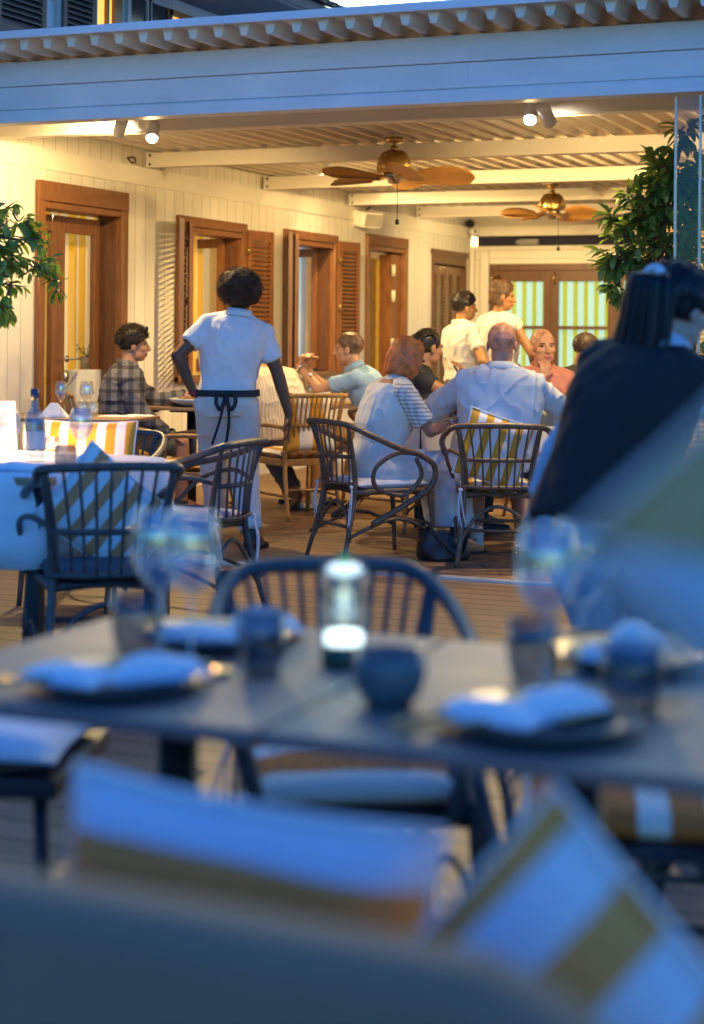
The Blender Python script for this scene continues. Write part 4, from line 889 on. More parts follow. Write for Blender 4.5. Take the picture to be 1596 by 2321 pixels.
def tree(label, base, trunk, centers, nleaf, ln, seed, pot=True, lm=None, droop=.3):
    random.seed(seed); t = thing('potted_tree', label, 'tree', base, 0); B0 = V(base)
    bt = MB(); tp = [V(q) - B0 for q in trunk]; bt.tube(tp, .02, rads=[.028 - .012 * i / (len(tp) - 1) for i in range(len(tp))], sub=4)
    bl = MB()
    for (c, r, cnt) in centers:
        c = V(c) - B0; r = V(r)
        for i in range(max(4, cnt // 9)):
            while True:
                q = V((random.uniform(-1, 1), random.uniform(-1, 1), random.uniform(-1, 1)))
                if .25 < q.length < 1: break
            tip = c + V((q.x * r.x, q.y * r.y, q.z * r.z)); root = min(tp, key=lambda k: (k - tip).length) if random.random() < .35 else c + (tip - c) * .25
            mid = (tip + root) / 2 + V((0, 0, -.04 * random.random())); bt.tube([root, mid, tip], .004, rads=[.006, .0045, .0025], sub=3, seg=5)
            for k in range(9):
                u = random.uniform(.45, 1.05); pp_ = root.lerp(mid, u * 2) if u < .5 else mid.lerp(tip, u * 2 - 1)
                dr = ((tip - root).normalized() * .7 + V((random.uniform(-1, 1), random.uniform(-1, 1), random.uniform(-1, .7) - droop))).normalized()
                L_ = ln * random.uniform(.65, 1.2); leafmesh(bl, pp_ + dr * .01, dr, V((random.uniform(-.5, .5), random.uniform(-.5, .5), 1)), L_, L_ * random.uniform(.42, .52), random.uniform(.05, .4))
    bt.build('trunk', M_tree, t); bl.build('crown', lm, t)
    if pot:
        b = MB(); b.lathe([(0, 0), (.16, 0), (.20, .40), (.21, .42), (.18, .42), (.17, .36), (0, .36)], seg=28); b.build('pot', M_pot, t)
    return t
LM1 = leafmat('leaf_green', (.19, .30, .06)); LM2 = leafmat('deep_leaf_green', (.14, .23, .055))
# left: branches reaching into the frame from a tree just outside it
dl = 8.6; c = lambda px, py, d=dl: D(px, py, d)
bs = dat(-170, 8.6)
tree('leafy green tree reaching in at the left edge over the glazed door', (bs.x, bs.y, 0), [bs + V((0, 0, .3)), bs + V((.02, 0, 1.0)), c(-130, 760), c(-110, 620), c(-60, 520)], [(c(15, 560), (.17, .2, .22), 110), (c(25, 640), (.20, .2, .17), 120), (c(75, 610), (.13, .15, .15), 50), (c(20, 480), (.10, .12, .08), 22), (c(-100, 600), (.3, .3, .35), 170), (c(100, 555), (.05, .1, .10), 16), (c(60, 500), (.06, .1, .07), 14), (c(30, 690), (.10, .12, .05), 22), (c(130, 640), (.03, .05, .05), 6)], 0, .074, 11, lm=LM1)
dr = 9.6; c = lambda px, py, d=dr: D(px, py, d)
bs = dat(1500, 9.6)
tree('tall bushy potted tree with glossy leaves behind the glass panel at the right', (bs.x, bs.y, 0), [bs + V((0, 0, .3)), c(1495, 1000), c(1505, 800), c(1495, 600), c(1520, 420), c(1550, 300)], [(c(1500, 560), (.28, .3, .34), 390), (c(1510, 440), (.20, .25, .22), 252), (c(1560, 560), (.25, .25, .45), 228), (c(1420, 560), (.16, .2, .20), 156), (c(1450, 450), (.15, .15, .16), 78), (c(1500, 360), (.10, .1, .10), 48), (c(1560, 290), (.09, .1, .14), 48), (c(1575, 400), (.14, .12, .18), 156), (c(1520, 400), (.14, .1, .10), 72), (c(1485, 375), (.11, .1, .08), 48), (c(1380, 570), (.09, .1, .07), 24), (c(1395, 500), (.10, .1, .05), 14), (c(1450, 680), (.12, .15, .16), 66), (c(1400, 640), (.05, .08, .08), 20), (c(1530, 750), (.22, .25, .25), 198)], 0, .088, 12, lm=LM2, droop=.15)
# bamboo screen behind the tree: warm lit slats glimpsed through the leaves
t = thing('slatted_screen', 'warm lit slatted screen glimpsed through the leaves of the tall tree', 'screen', (D(1640, 600, 12.0).x, D(1640, 600, 12.0).y, 0), TH)
b = MB()
for i in range(60): b.box(-.48, 0, .3 + i * .036, .9, .012, .3 + i * .036 + .02)
o = b.build('slats', mat('bamboo_slats', (.62, .36, .12), .5), t)
for xx in (-.5, .9): b = MB(); b.box(xx - .02, -.01, 0, xx + .02, .03, 2.5); b.build('post', M_dark, t)
# little potted plant and white cabinet seen through the glazed door
p = XP(196, 830, XW - .26); t = thing('potted_plant', 'little sprig plant in a glass pot seen through the glazed door', 'plant', (p.x, p.y, .98)); b = MB(); b.lathe([(0, 0), (.045, 0), (.05, .09), (0, .09)], seg=16); b.build('pot', mat('grey_pot', (.3, .25, .18), .5), t); bl = MB(); random.seed(4); bt = MB()
for i in range(9):
    a = random.uniform(0, 6.28); tip = V((cos(a) * .08, sin(a) * .1, random.uniform(.14, .26))); bt.tube([(0, 0, .08), tip * .6 + V((0, 0, .04)), tip], .003, sub=2, seg=5)
    for k in range(4): leafmesh(bl, tip * random.uniform(.6, 1), V((cos(a + k), sin(a + k), .4)), V((0, 0, 1)), .045, .016)
bt.build('stem', M_tree, t); bl.build('foliage', LM2, t)
b = MB(); b.box(-.30, -.35, 0, .12, .45, .975, bev=.01); tag(b.build('cabinet', M_white, loc=(p.x - .0, p.y + .02, 0)), 'low white cabinet inside the glazed door carrying the little plant', 'cabinet')
# handbag on the floor
p = gat(996, 1272); t = thing('handbag', 'slouchy shiny black leather handbag on the deck between the two rattan armchairs', 'bag', (p.x, p.y + .06, 0), TH)
b = MB(); vs = []; N = 32; R_ = 10
for i in range(R_ + 1):
    u = i / R_
    for k in range(N):
        a = 2 * pi * k / N; wx = .145 * (1 - .18 * u * u) * (1 if u > .05 else .93); wy_ = .085 * (1 - .80 * u ** 2); nn = noise.noise(V((cos(a) * 2.2, sin(a) * 2.2, u * 3))) * .022
        vs.append(((wx + nn) * cos(a) * (1 + .0 * u), (wy_ + nn) * sin(a), u * .185 + .015 * noise.noise(V((cos(a) * 2, u * 3, 4)))))
fs = [(i * N + k, i * N + (k + 1) % N, (i + 1) * N + (k + 1) % N, (i + 1) * N + k) for i in range(R_) for k in range(N)] + [tuple(range(N))[::-1], tuple(R_ * N + k for k in range(N))]
b.add(vs, fs, True); b.build('bag_body', mat('black_leather', (.02, .016, .014), .36, bump=.7, bscale=14, var=.2, spec=.4), t)
b = MB(); b.tube([(-.12, 0, .17), (-.10, -.06, .22), (.0, -.10, .10), (.10, -.09, .03), (.14, .02, .16)], .008, sub=5); b.build('strap', mat('black_strap', (.02, .02, .02), .4), t)

# ================================================================== PEOPLE
class Blob(MB):
    def cap(s, p0, r0, p1, r1, seg=14, flat0=False, flat1=False):
        p0, p1 = V(p0), V(p1); ax = (p1 - p0); L_ = ax.length; ax = ax.normalized(); q = ax.to_track_quat('Z', 'Y').to_matrix()
        pr = []
        if flat0: pr += [(0, 0), (r0, 0)]
        else: pr += [(r0 * sin(pi / 2 * i / 5), -r0 * cos(pi / 2 * i / 5)) for i in range(6)]
        if flat1: pr += [(r1, L_), (0, L_)]
        else: pr += [(r1 * cos(pi / 2 * i / 5), L_ + r1 * sin(pi / 2 * i / 5)) for i in range(6)]
        vs = []; n = len(pr)
        for k in range(seg):
            a = 2 * pi * k / seg
            for r, z in pr: vs.append(p0 + q @ V((r * cos(a), r * sin(a), z)))
        s.add(vs, [(k * n + i, ((k + 1) % seg) * n + i, ((k + 1) % seg) * n + i + 1, k * n + i + 1) for k in range(seg) for i in range(n - 1)])
    def loft(s, rings, n=24, e=2.3):
        vs = []
        for c, rx, ry, X, Y in rings:
            for k in range(n):
                a = 2 * pi * k / n; ca, sa = cos(a), sin(a); r = (abs(ca) ** e + abs(sa) ** e) ** (-1 / e); vs.append(c + X * (rx * r * ca) + Y * (ry * r * sa))
        m = len(rings); fs = [(i * n + k, i * n + (k + 1) % n, (i + 1) * n + (k + 1) % n, (i + 1) * n + k) for i in range(m - 1) for k in range(n)]
        s.add(vs, fs + [tuple(range(n))[::-1], tuple((m - 1) * n + k for k in range(n))])
    def surface(s, name, vox, mats, parent, sm=4, disp=None, classify=None):
        me = bpy.data.meshes.new('t'); me.from_pydata([tuple(v) for v in s.v], [], s.f); me.update()
        o = bpy.data.objects.new('t', me); COL.objects.link(o)
        r = o.modifiers.new('r', 'REMESH'); r.mode = 'VOXEL'; r.voxel_size = vox
        m = o.modifiers.new('s', 'SMOOTH'); m.factor = .5; m.iterations = sm
        dg = bpy.context.evaluated_depsgraph_get(); dg.update(); ne = bpy.data.meshes.new_from_object(o.evaluated_get(dg)); bpy.data.objects.remove(o); bpy.data.meshes.remove(me)
        ne.name = name
        if disp:
            ns = [v.normal.copy() for v in ne.vertices]
            for v, nn in zip(ne.vertices, ns): v.co += nn * disp(v.co)
        ne.materials.clear()
        if not isinstance(mats, (list, tuple)): mats = [mats]
        for q in mats: ne.materials.append(q)
        for p in ne.polygons:
            p.use_smooth = True; p.material_index = classify(p.center) if classify else 0
        ob = bpy.data.objects.new(name, ne); COL.objects.link(ob); ob.parent = parent; return ob

def ik(a, c, l1, l2, hint):
    a, c, hint = V(a), V(c), V(hint); d = c - a; L_ = min(d.length, (l1 + l2) * .999); dn = d.normalized(); c = a + dn * L_
    x = (l1 * l1 - l2 * l2 + L_ * L_) / (2 * L_); h = sqrt(max(0, l1 * l1 - x * x)); hn = hint - dn * hint.dot(dn); hn.normalize(); return a + dn * x + hn * h, c
def hand(b, w_, d, palm, s_=1, curl=.5, thumb=1, pinch=0):
    """palm, four unequal bent fingers and a thumb leaving the side of the palm; returns nothing"""
    d = V(d).normalized(); palm = V(palm); palm = (palm - d * palm.dot(d)).normalized(); sd = d.cross(palm).normalized() * thumb
    k = s_; Rm = Matrix((sd, d, palm)).transposed()
    b.ell(w_ + d * .045 * k, (.038 * k, .050 * k, .017 * k), Rm, 12, 8)
    for i, (off, lf) in enumerate(((.029, .93), (.0095, 1.05), (-.0105, .98), (-.030, .76))):
        p = w_ + d * (.082 - .005 * abs(i - 1)) * k + sd * off * k; dd = (d + sd * off * 2.2).normalized(); r = .0088 * k
        for j, ln in enumerate((.040, .026, .021)):
            a = curl * (0.75, 1.05, .8)[j] * (1 + .12 * i); ax = sd
            dd = (dd * cos(a) + palm * sin(a)).normalized() if True else dd
            nd = dd; q = p + nd * ln * lf * k; b.cap(p, r, q, r * .9, 8); p = q; r *= .92
            palm_l = palm
    p = w_ + d * .022 * k + sd * .030 * k; dd = (d * .75 + sd * .75 + palm * .35).normalized(); r = .0115 * k
    for ln in (.036, .030, .022):
        q = p + dd * ln * k; b.cap(p, r, q, r * .9, 8); p = q; r *= .88; dd = (dd + palm * .35 * curl - sd * .35 + d * .25).normalized()

def face_parts(C, Rm, s_):
    f = lambda x, y, z: C + Rm @ V((x, y, z)) * s_; return f
SK = {}
def skinmats(key, col, lip):
    if key not in SK:
        SK[key] = [mat('skin_' + key, col, .48, var=.10, scale=14, bump=.05, bscale=90, sss=.12), mat('lips_' + key, lip, .4, var=0), mat('eye_' + key, (.02, .015, .012), .15, var=0), mat('brow_' + key, (.04, .025, .015) , .8, var=0), mat('eye_white_' + key, (.55, .5, .46), .3, var=0)]
    return SK[key]
def person(label, loc, yaw, spec):
    """spec keys (person's own frame: x right, y forward, z up; metres): hip, lean, side, sh_w, S(scale), head (yaw, pitch, roll), arms {L:(wrist, elbow hint, hand dir, palm, curl)}, legs {L:(ankle, knee hint, foot dir)}"""
    g = spec.get; t = thing('person', label, 'person', loc, yaw, g('group')); S = g('S', 1.0); fem = g('fem', False)
    hip = V(g('hip', (0, 0, .92))); lean, side = radians(g('lean', 0)), radians(g('side', 0)); tw = radians(g('twist', 0))
    up = V((sin(side), sin(lean) * cos(side), cos(lean) * cos(side))).normalized()
    up0 = V((sin(side) * .5, sin(lean * .4), cos(lean * .4))).normalized()
    TL = .50 * S; X = V((cos(tw), sin(tw), 0)); X = (X - up * X.dot(up)).normalized(); Yv = up.cross(X)
    def spine(u):
        a = hip + up0 * (TL * u); c = hip + (up0 * .35 + up * .65) * (TL * u); q = c.lerp(hip + up * TL * u, max(0, u) ) if u > 0 else a; return a.lerp(q, max(0, min(1, u)))
    shw = g('sh_w', .165 if fem else .185) * S; bulk = g('bulk', 1.0)
    fw = .92 if fem else 1
    prof = [(-.20, .120, .095), (-.06, .168, .118), (.08, .165 if fem else .160, .118), (.26, .130 if fem else .148, .105), (.44, .145 if fem else .160, .118 if not fem else .120), (.66, .158 if fem else .176, .128 if not fem else .13), (.84, .172 * fw, .112), (.93, .160 * fw, .088), (1.01, .098 * fw, .066), (1.09, .058, .056)]
    X0 = V((1, 0, 0)); rings = lambda inf, lo=-1, hi=2: [(spine(u), (rx * bulk + inf) * S, (ry * bulk * (1.12 if bulk > 1.05 and u < .6 else 1) + inf) * S, X0.lerp(X, max(0, min(1, u))).normalized(), (up0.lerp(up, max(0, min(1, u))).cross(X0.lerp(X, max(0, min(1, u))))).normalized()) for u, rx, ry in prof if lo <= u <= hi]
    shc = spine(.90); SH = {q: shc + X * ((shw - .012) * s_) - up * .01 for q, s_ in (('L', -1), ('R', 1))}
    HP = {q: hip + V((s_ * .09 * S, 0, -.03)) for q, s_ in (('L', -1), ('R', 1))}
    # head
    hy, hp, hr = [radians(a) for a in g('head', (0, 0, 0))]; nk = spine(1.04)
    Rb = Matrix((X, Yv, up)).transposed(); Rup = Matrix.Rotation(tw, 3, 'Z')
    Rh = Rup @ Matrix.Rotation(hy, 3, 'Z') @ Matrix.Rotation(-hp, 3, 'X') @ Matrix.Rotation(hr, 3, 'Y')
    hs = S * g('hs', 1.0); nb = nk + (up * .6 + V((0, 0, .4))).normalized() * .018 * S; C = nb + Rh @ V((0, .028, .122)) * hs + V(g('hoff', (0, 0, 0)))
    f = lambda x, y, z: C + Rh @ (V((x, y, z)) * hs)
    B = Blob(); E = lambda c, r: B.ell(f(*c), tuple(q * hs for q in r), Rh, 18, 12)
    E((0, -.014, .032), (.076, .096, .088)); E((0, .028, -.030), (.062, .062, .082)); E((0, .052, -.086), (.030, .030, .026)); E((-.03, .018, -.06), (.032, .055, .045)); E((.03, .018, -.06), (.032, .055, .045))
    B.cap(f(0, .088, .008), .009 * hs, f(0, .108, -.030), .0135 * hs); E((-.011, .096, -.034), (.009, .010, .008)); E((.011, .096, -.034), (.009, .010, .008))
    E((-.03, .077, .020), (.026, .016, .010)); E((.03, .077, .020), (.026, .016, .010)); E((0, .084, -.060), (.023, .014, .008)); E((0, .083, -.070), (.019, .013, .007))
    E((-.038, .058, -.024), (.024, .026, .022)); E((.038, .058, -.024), (.024, .026, .022)); E((-.078, -.006, -.012), (.009, .020, .032)); E((.078, -.006, -.012), (.009, .020, .032))
    B.cap(nk - up * .06, .062 * S * fw, f(0, -.018, -.055), .052 * hs * fw, 18)
    B.loft(rings(0, -1, 1.03)); 
    for q in 'LR': B.ell(SH[q], (.060 * S, .056 * S, .056 * S), None, 14, 10); B.cap(spine(1.0), .050 * S, SH[q] + up * .005, .050 * S)
    UA, FA, TLn, CL = .285 * S, .25 * S, .43 * S, .42 * S; J = {}
    for q in 'LR':
        w_, hint, hd, palm, curl = g('arms')[q]; el, w2 = ik(SH[q], w_, UA, FA, hint); J[q] = (SH[q], el, w2); k = (1 if not fem else .86) * g('armk', 1)
        B.cap(SH[q], .052 * S * k, el, .040 * S * k); B.cap(el, .041 * S * k, el.lerp(w2, .3), .040 * S * k); B.cap(el.lerp(w2, .3), .040 * S * k, w2, .026 * S * k)
        hand(B, w2, hd if hd else (w2 - el), palm, S * (1 if not fem else .93), curl, 1 if q == 'L' else -1) if g('hands', True) else None
    LJ = {}
    for q in 'LR':
        if not g('legs'): continue
        an, hint, fd = g('legs')[q]; kn, a2 = ik(HP[q], an, TLn, CL, hint); LJ[q] = (HP[q], kn, a2, V(fd).normalized())
        B.cap(HP[q], .082 * S, kn, .056 * S); B.cap(kn, .057 * S, kn.lerp(a2, .35), .055 * S); B.cap(kn.lerp(a2, .35), .055 * S, a2, .036 * S); B.cap(a2, .037 * S, a2 + V(fd).normalized() * .12 * S - V((0, 0, .045)), .026 * S)
    sk = skinmats(*g('skin')); Ri = Rh.inverted()
    def cls(c):
        q = (Ri @ (c - C)) / hs
        if q.y > .07:
            if abs(q.x) < .024 and -.078 < q.z < -.054: return 1
            ax = abs(q.x)
            if ((ax - .031) / .013) ** 2 + ((q.z - .004) / .0065) ** 2 < 1: return 2 if ((ax - .031) / .007) ** 2 < 1 else 4
            if .014 < ax < .050 and .019 < q.z < .027: return 3
        if g('beard') and q.y > .02 and q.z < -.045 and abs(q.x) < .075 and not (q.y > .07 and abs(q.x) < .024 and q.z > -.078): return 3
        return 0
    if not g('nobody'): B.surface('body', g('vox', .0065), sk, t, 3, None, cls)
    # clothing
    wr = g('wrinkle', .006); sd = random.random() * 50
    def disp(v):
        a = noise.noise(V((v.x * 7 + v.z * 4 + sd, v.y * 7, v.z * 3 - v.x * 3))); b_ = noise.noise(V((v.x * 18 + sd, v.y * 18 - v.z * 9, v.z * 11 + v.x * 8))); r = 1 - abs(noise.noise(V((v.x * 9 - v.z * 6 + sd, v.y * 8, v.z * 5 + v.x * 7)))) * 2
        return wr * (a * 1.2 + b_ * .5 + max(0, r) ** 3 * .9) + .001
    sp = g('shirt')
    if sp:
        m, slv, hem = sp[:3]; A = Blob(); inf = g('loose', .016); hi = g('neck', 1.03)
        A.loft(rings(inf, hem, hi)); 
        for q in 'LR':
            s0, el, w2 = J[q]
            if slv > -.5: A.cap(spine(.985), (.050 + inf * .5) * S, s0 - up * .002, (.050 + inf * .7) * S)
            if slv > -.5: A.ell(SH[q] - up * .012, ((.060 + inf * .6) * S, (.058 + inf * .6) * S, (.052 + inf * .5) * S), None, 16, 10)
            k = (1 if not fem else .9)
            if slv > 0:
                u = min(slv, 1); A.cap(s0 - up * .01, (.055 + inf * .35) * S * k, s0.lerp(el, u), (.045 + inf * .72) * S * k, 16, False, slv <= 1)
            if slv > 1: A.cap(el, (.043 + inf) * S * k, el.lerp(w2, slv - 1), (.030 + inf * .7) * S * k, 16, False, True)
        if g('collar'):
            c0 = spine(1.0); A.cap(c0, .078 * S, nk + up * .022 * S + Rh @ V((0, -.01, 0)), .064 * S, 20, False, True)
        A.surface('shirt', .007, m, t, 2, disp, g('shirtcls'))
    if g('collar'):
        b = MB(); 
        for i in range(1):
            cc = nk + up * .012 * S; pts = [cc + X * (cos(a) * .072 * S) + Yv * (sin(a) * .068 * S - .004) + up * (-.030 * max(0, sin(a))) for a in [radians(100 + 340 * k / 16) for k in range(17)]]
            vs = [];
            for p_ in pts: o_ = (p_ - cc).normalized(); vs += [p_ + up * .022 * S, p_ + o_ * .014 * S - up * .020 * S, p_ + o_ * .017 * S - up * .018 * S, p_ + up * .024 * S + o_ * .004]
            b.add(vs, [(4 * k + j, 4 * k + (j + 1) % 4, 4 * k + 4 + (j + 1) % 4, 4 * k + 4 + j) for k in range(16) for j in range(4)], True)
        b.build('collar', sp[0], t)
    tp = g('trousers')
    if tp and LJ:
        m, ln = tp; A = Blob(); inf = g('tloose', .018); A.loft(rings(inf * .8, -1, .16)) 
        for q in 'LR':
            h, kn, an, fd = LJ[q]; A.cap(h, (.084 + inf) * S, h.lerp(kn, min(1, ln)), (.060 + inf * 1.3) * S, 16, False, ln <= 1)
            if ln > 1: A.cap(kn, (.060 + inf * 1.2) * S, kn.lerp(an, ln - 1), (.048 + inf) * S, 16, False, True)
        A.surface('trousers' if ln > 1 else 'shorts', .008, m, t, 2, disp)
    if g('shoes') and LJ:
        for q in 'LR':
            h, kn, an, fd = LJ[q]; A = Blob(); side_ = fd.cross(V((0, 0, 1))).normalized(); Rf = Matrix((side_, fd, side_.cross(fd))).transposed(); z0 = an - V((0, 0, .055 * S))
            A.ell(z0 + fd * -.02, (.038, .05, .045), Rf); A.ell(z0 + fd * .07 - V((0, 0, .010)), (.040, .085, .034), Rf); A.ell(z0 + fd * .13 - V((0, 0, .015)), (.043, .055, .027), Rf); A.cap(an - V((0, 0, .03)), .042, an + V((0, 0, .01)), .044)
            A.surface('shoe', .006, g('shoes'), t, 2)
            b = MB(); pts = []
            for k in range(24): a = 2 * pi * k / 24; pts.append((cos(a) * .046 * (1 + .10 * sin(a)), .06 + sin(a) * .135))
            T = Matrix.Translation(z0 - V((0, 0, .036))) @ Rf.to_4x4(); b.prism(pts, 'Z', -.010, .012, T); b.build('sole', g('sole', M_dark), t)
    hd_ = g('hair')
    if hd_: hd_(t, f, Rh, hs, C)
    return t, dict(f=f, nk=nk, spine=spine, J=J, LJ=LJ, X=X, Y=Yv, up=up, C=C, Rh=Rh)

def hairmat(name, c): return mat(name, c, .42, var=.4, scale=25, bump=.12, bscale=150, spec=.45)
def cap_hair(name, col, thick=.010, front=.035, low=-.04, fuzz=0, ln=.014, back=-.085, n=2600, seed=1, top=0):
    """short hair: shell over the skull above a hairline, plus many small strands"""
    def fn(t, f, Rh, hs, C):
        m = hairmat(name, col); b = MB(); vs = []; idx = {}; N, R_ = 40, 24; rnd = random.Random(seed)
        ok = lambda a, ph: True
        for i in range(R_ + 1):
            ph = pi * .74 * i / R_
            for k in range(N):
                a = 2 * pi * k / N; d = V((sin(ph) * cos(a), sin(ph) * sin(a), cos(ph)))
                fr = max(0, d.y); lim = front * fr + (1 - fr) * (low if d.y > -.2 else back)       # lowest allowed z at this direction
                th = thick + top * max(0, d.z) * (.6 + .4 * fr)
                p = V((d.x * (.0765 + th), -.014 + d.y * (.0965 + th), .032 + d.z * (.0885 + th)))
                if p.z < lim: p = V((p.x * .9, -.014 + (p.y + .014) * .9, lim))
                nz = noise.noise(p * 60) * .004 + noise.noise(p * 25) * .004 * (1 + top * 40); p += d * nz; vs.append(f(p.x, p.y, p.z))
        b.add(vs, [(i * N + k, i * N + (k + 1) % N, (i + 1) * N + (k + 1) % N, (i + 1) * N + k) for i in range(R_) for k in range(N)], True)
        for _ in range(n):
            ph = math.acos(rnd.uniform(-.35, 1)); a = rnd.uniform(0, 2 * pi); d = V((sin(ph) * cos(a), sin(ph) * sin(a), cos(ph))); fr = max(0, d.y); lim = front * fr + (1 - fr) * (low if d.y > -.2 else back)
            th = thick + top * max(0, d.z) * (.6 + .4 * fr); p = V((d.x * (.0765 + th), -.014 + d.y * (.0965 + th), .032 + d.z * (.0885 + th)))
            if p.z < lim + .004: continue
            e = (d + V((rnd.uniform(-1, 1), rnd.uniform(-1, 1), rnd.uniform(-1, 1))) * .8).normalized() * ln * rnd.uniform(.5, 1.2); s_ = e.cross(d).normalized() * .0016
            b.add([f(*(p - s_)), f(*(p + s_)), f(*(p + e))], [(0, 1, 2)])
        b.build('hair', m, t)
    return fn
def afro_hair(R=.128):
    def fn(t, f, Rh, hs, C):
        m = mat('afro_hair', (.06, .028, .014), .8, var=.5, scale=30, bump=1, bscale=60); b = MB(); rnd = random.Random(2)
        b.ell(f(0, -.03, .035), (R * .86, R * .84, R * .80), Rh, 36, 26)
        b.v = [tuple(V(v) + (V(v) - f(0, -.025, .04)).normalized() * (noise.noise(V(v) * 22) * .014 + noise.noise(V(v) * 60) * .008)) for v in b.v]
        for _ in range(16000):
            z = rnd.uniform(-.75, 1); a = rnd.uniform(0, 2 * pi); q = sqrt(1 - z * z); d = V((q * cos(a), q * sin(a), z))
            if d.y > .55 and d.z < .3: continue
            r = R * (rnd.uniform(.80, .98) + .09 * noise.noise(d * 3 + V((3, 3, 3)))); p = V((0, -.03, .035)) + V((d.x * r, d.y * r, d.z * r * .94)); e = (d * .5 + V((rnd.uniform(-1, 1), rnd.uniform(-1, 1), rnd.uniform(-1, 1)))).normalized() * rnd.uniform(.010, .032); s_ = e.cross(d); s_ = (s_.normalized() if s_.length > 1e-5 else V((1, 0, 0))) * .0009
            b.add([f(*(p - s_)), f(*(p + s_)), f(*(p + e + s_ * .4)), f(*(p + e - s_ * .4))], [(0, 1, 2, 3)])
        b.build('hair', m, t)
    return fn
def strand_hair(name, col, shape, n=900, wd=.006, base=True):
    """strands: shape(rnd) gives a list of head-frame points per strand"""
    def fn(t, f, Rh, hs, C):
        m = hairmat(name, col); b = MB(); rnd = random.Random(9)
        if base: b.ell(f(0, -.020, .036), tuple(q * hs for q in (.082, .098, .092)), Rh, 24, 16)
        for _ in range(n):
            pts = [V(p) for p in shape(rnd)]; P, _r = smoothpath(pts, [1] * len(pts), 3); vs = []; k = len(P)
            for i, p in enumerate(P):
                d = (P[min(i + 1, k - 1)] - P[max(i - 1, 0)]).normalized(); o_ = (p - V((0, -.02, .0))).normalized(); s_ = d.cross(o_); s_ = s_.normalized() if s_.length > 1e-4 else V((1, 0, 0)); w_ = wd * (1 - .7 * (i / (k - 1)) ** 3) / 2
                vs += [f(*(p - s_ * w_)), f(*(p + o_ * w_ * .6)), f(*(p + s_ * w_))]
            b.add(vs, [(3 * i + j, 3 * i + j + 1, 3 * i + j + 4, 3 * i + j + 3) for i in range(k - 1) for j in (0, 1)], True)
        b.build('hair', m, t)
    return fn
def bob(rnd):
    a = rnd.uniform(radians(-215), radians(35)); r = rnd.uniform(.92, 1.06); e = rnd.uniform(-.015, .02)
    c, s_ = cos(a), sin(a); part = V((rnd.uniform(-.012, .012), rnd.uniform(-.06, .05), .125)); low = -.105 + e - .02 * max(0, -s_)
    return [part, (c * .07 * r, -.02 + s_ * .085 * r, .10), (c * .094 * r, -.02 + s_ * .108 * r, .03), (c * .100 * r, -.02 + s_ * .110 * r, -.05), (c * .084 * r, -.018 + s_ * .098 * r, low)]
def updo(rnd):
    a = rnd.uniform(0, 2 * pi); z = rnd.uniform(-.07 if sin(a) < .2 else .05, .10); c, s_ = cos(a), sin(a)
    p0 = V((c * .080, -.014 + s_ * .098, z)); top = V((rnd.uniform(-.01, .01), -.055, .125)); mid = (p0 + top) / 2 + (V((c * .3, s_ * .3, .4))).normalized() * .036
    return [p0, mid, top]
def braids(rnd):
    k = rnd.randrange(26); x0 = -.078 + .156 * (k % 13) / 12; y0 = .062 - abs(x0) * .7; s_ = 1 if x0 > 0 else -1; j = rnd.uniform(-.002, .002)
    return [(x0 + j, y0, .075 - abs(x0) * .5), (x0 * 1.1 + j, -.01, .128 - abs(x0) * .62), (x0 * 1.05 + j, -.09, .07), (x0 * .8 + j, -.115, -.02), (x0 * .6, -.11, -.08)]

def A(w_, hint, hd=None, palm=(0, 0, -1), curl=.5): return (V(w_), V(hint), V(hd) if hd else None, V(palm), curl)
pale_blue = mat('pale_blue_linen', (.60, .66, .74), .9, var=.05, scale=8, bump=.25, bscale=160)
white_polo = mat('white_polo_cotton', (.72, .74, .77), .9, var=.03, bump=.2, bscale=220)
off_white = mat('off_white_cotton', (.74, .70, .62), .9, var=.04, bump=.2, bscale=200)
# 1 the waiter with his back to us
def LY(v, yaw): return Matrix.Rotation(-yaw, 3, 'Z') @ V(v)
wy_ = YA + radians(8); p = gat(528, 1246); bb_ = p
pt, K = person('waiter with afro hair, back turned, white polo and trousers, left hand on hip', (p.x, p.y, 0), wy_, dict(S=.955, hip=(-.045, 0, .875), lean=3, side=8, sh_w=.180, head=(-14, 4, 0), skin=('deep', (.15, .062, .032), (.10, .03, .025)), hs=.93, collar=True,
    arms={'L': A((-.235, -.02, .91), (-1, -.35, .1), (.55, .1, -.5), (.8, .3, .2), .5), 'R': A((.325, .02, .78), (.6, -.6, 0), (0.05, .05, -1), (-1, .2, 0), .35)},
    legs={'L': ((-.06, .50, .10), (0, 1, 0), (-.1, 1, 0)), 'R': ((.105, -.02, .09), (0, 1, .1), (.55, .85, -.05))}, shirt=(white_polo, .62, .0), loose=.024, trousers=(mat('cream_trousers', (.70, .68, .64), .9, var=.05, bump=.2, bscale=160), 1.93), tloose=.024, shoes=mat('black_shoe', (.02, .02, .022), .45), hair=afro_hair(.148), wrinkle=.007))
b = MB(); c0 = K['spine'](.10); N = 32
for (rz_, h0, h1) in ((0, -.028, .010),):
    vs = []
    for k in range(N):
        a = 2 * pi * k / N; e = 2.3; ca, sa = cos(a), sin(a); r = (abs(ca) ** e + abs(sa) ** e) ** (-1 / e)
        for zz, q in ((h0, 1.0), (h1, .985)): vs.append(c0 + V((r * ca * .192 * q, r * sa * .148 * q, zz)))
    b.add(vs, [(2 * k, 2 * ((k + 1) % N), 2 * ((k + 1) % N) + 1, 2 * k + 1) for k in range(N)], True)
y_ = -.155
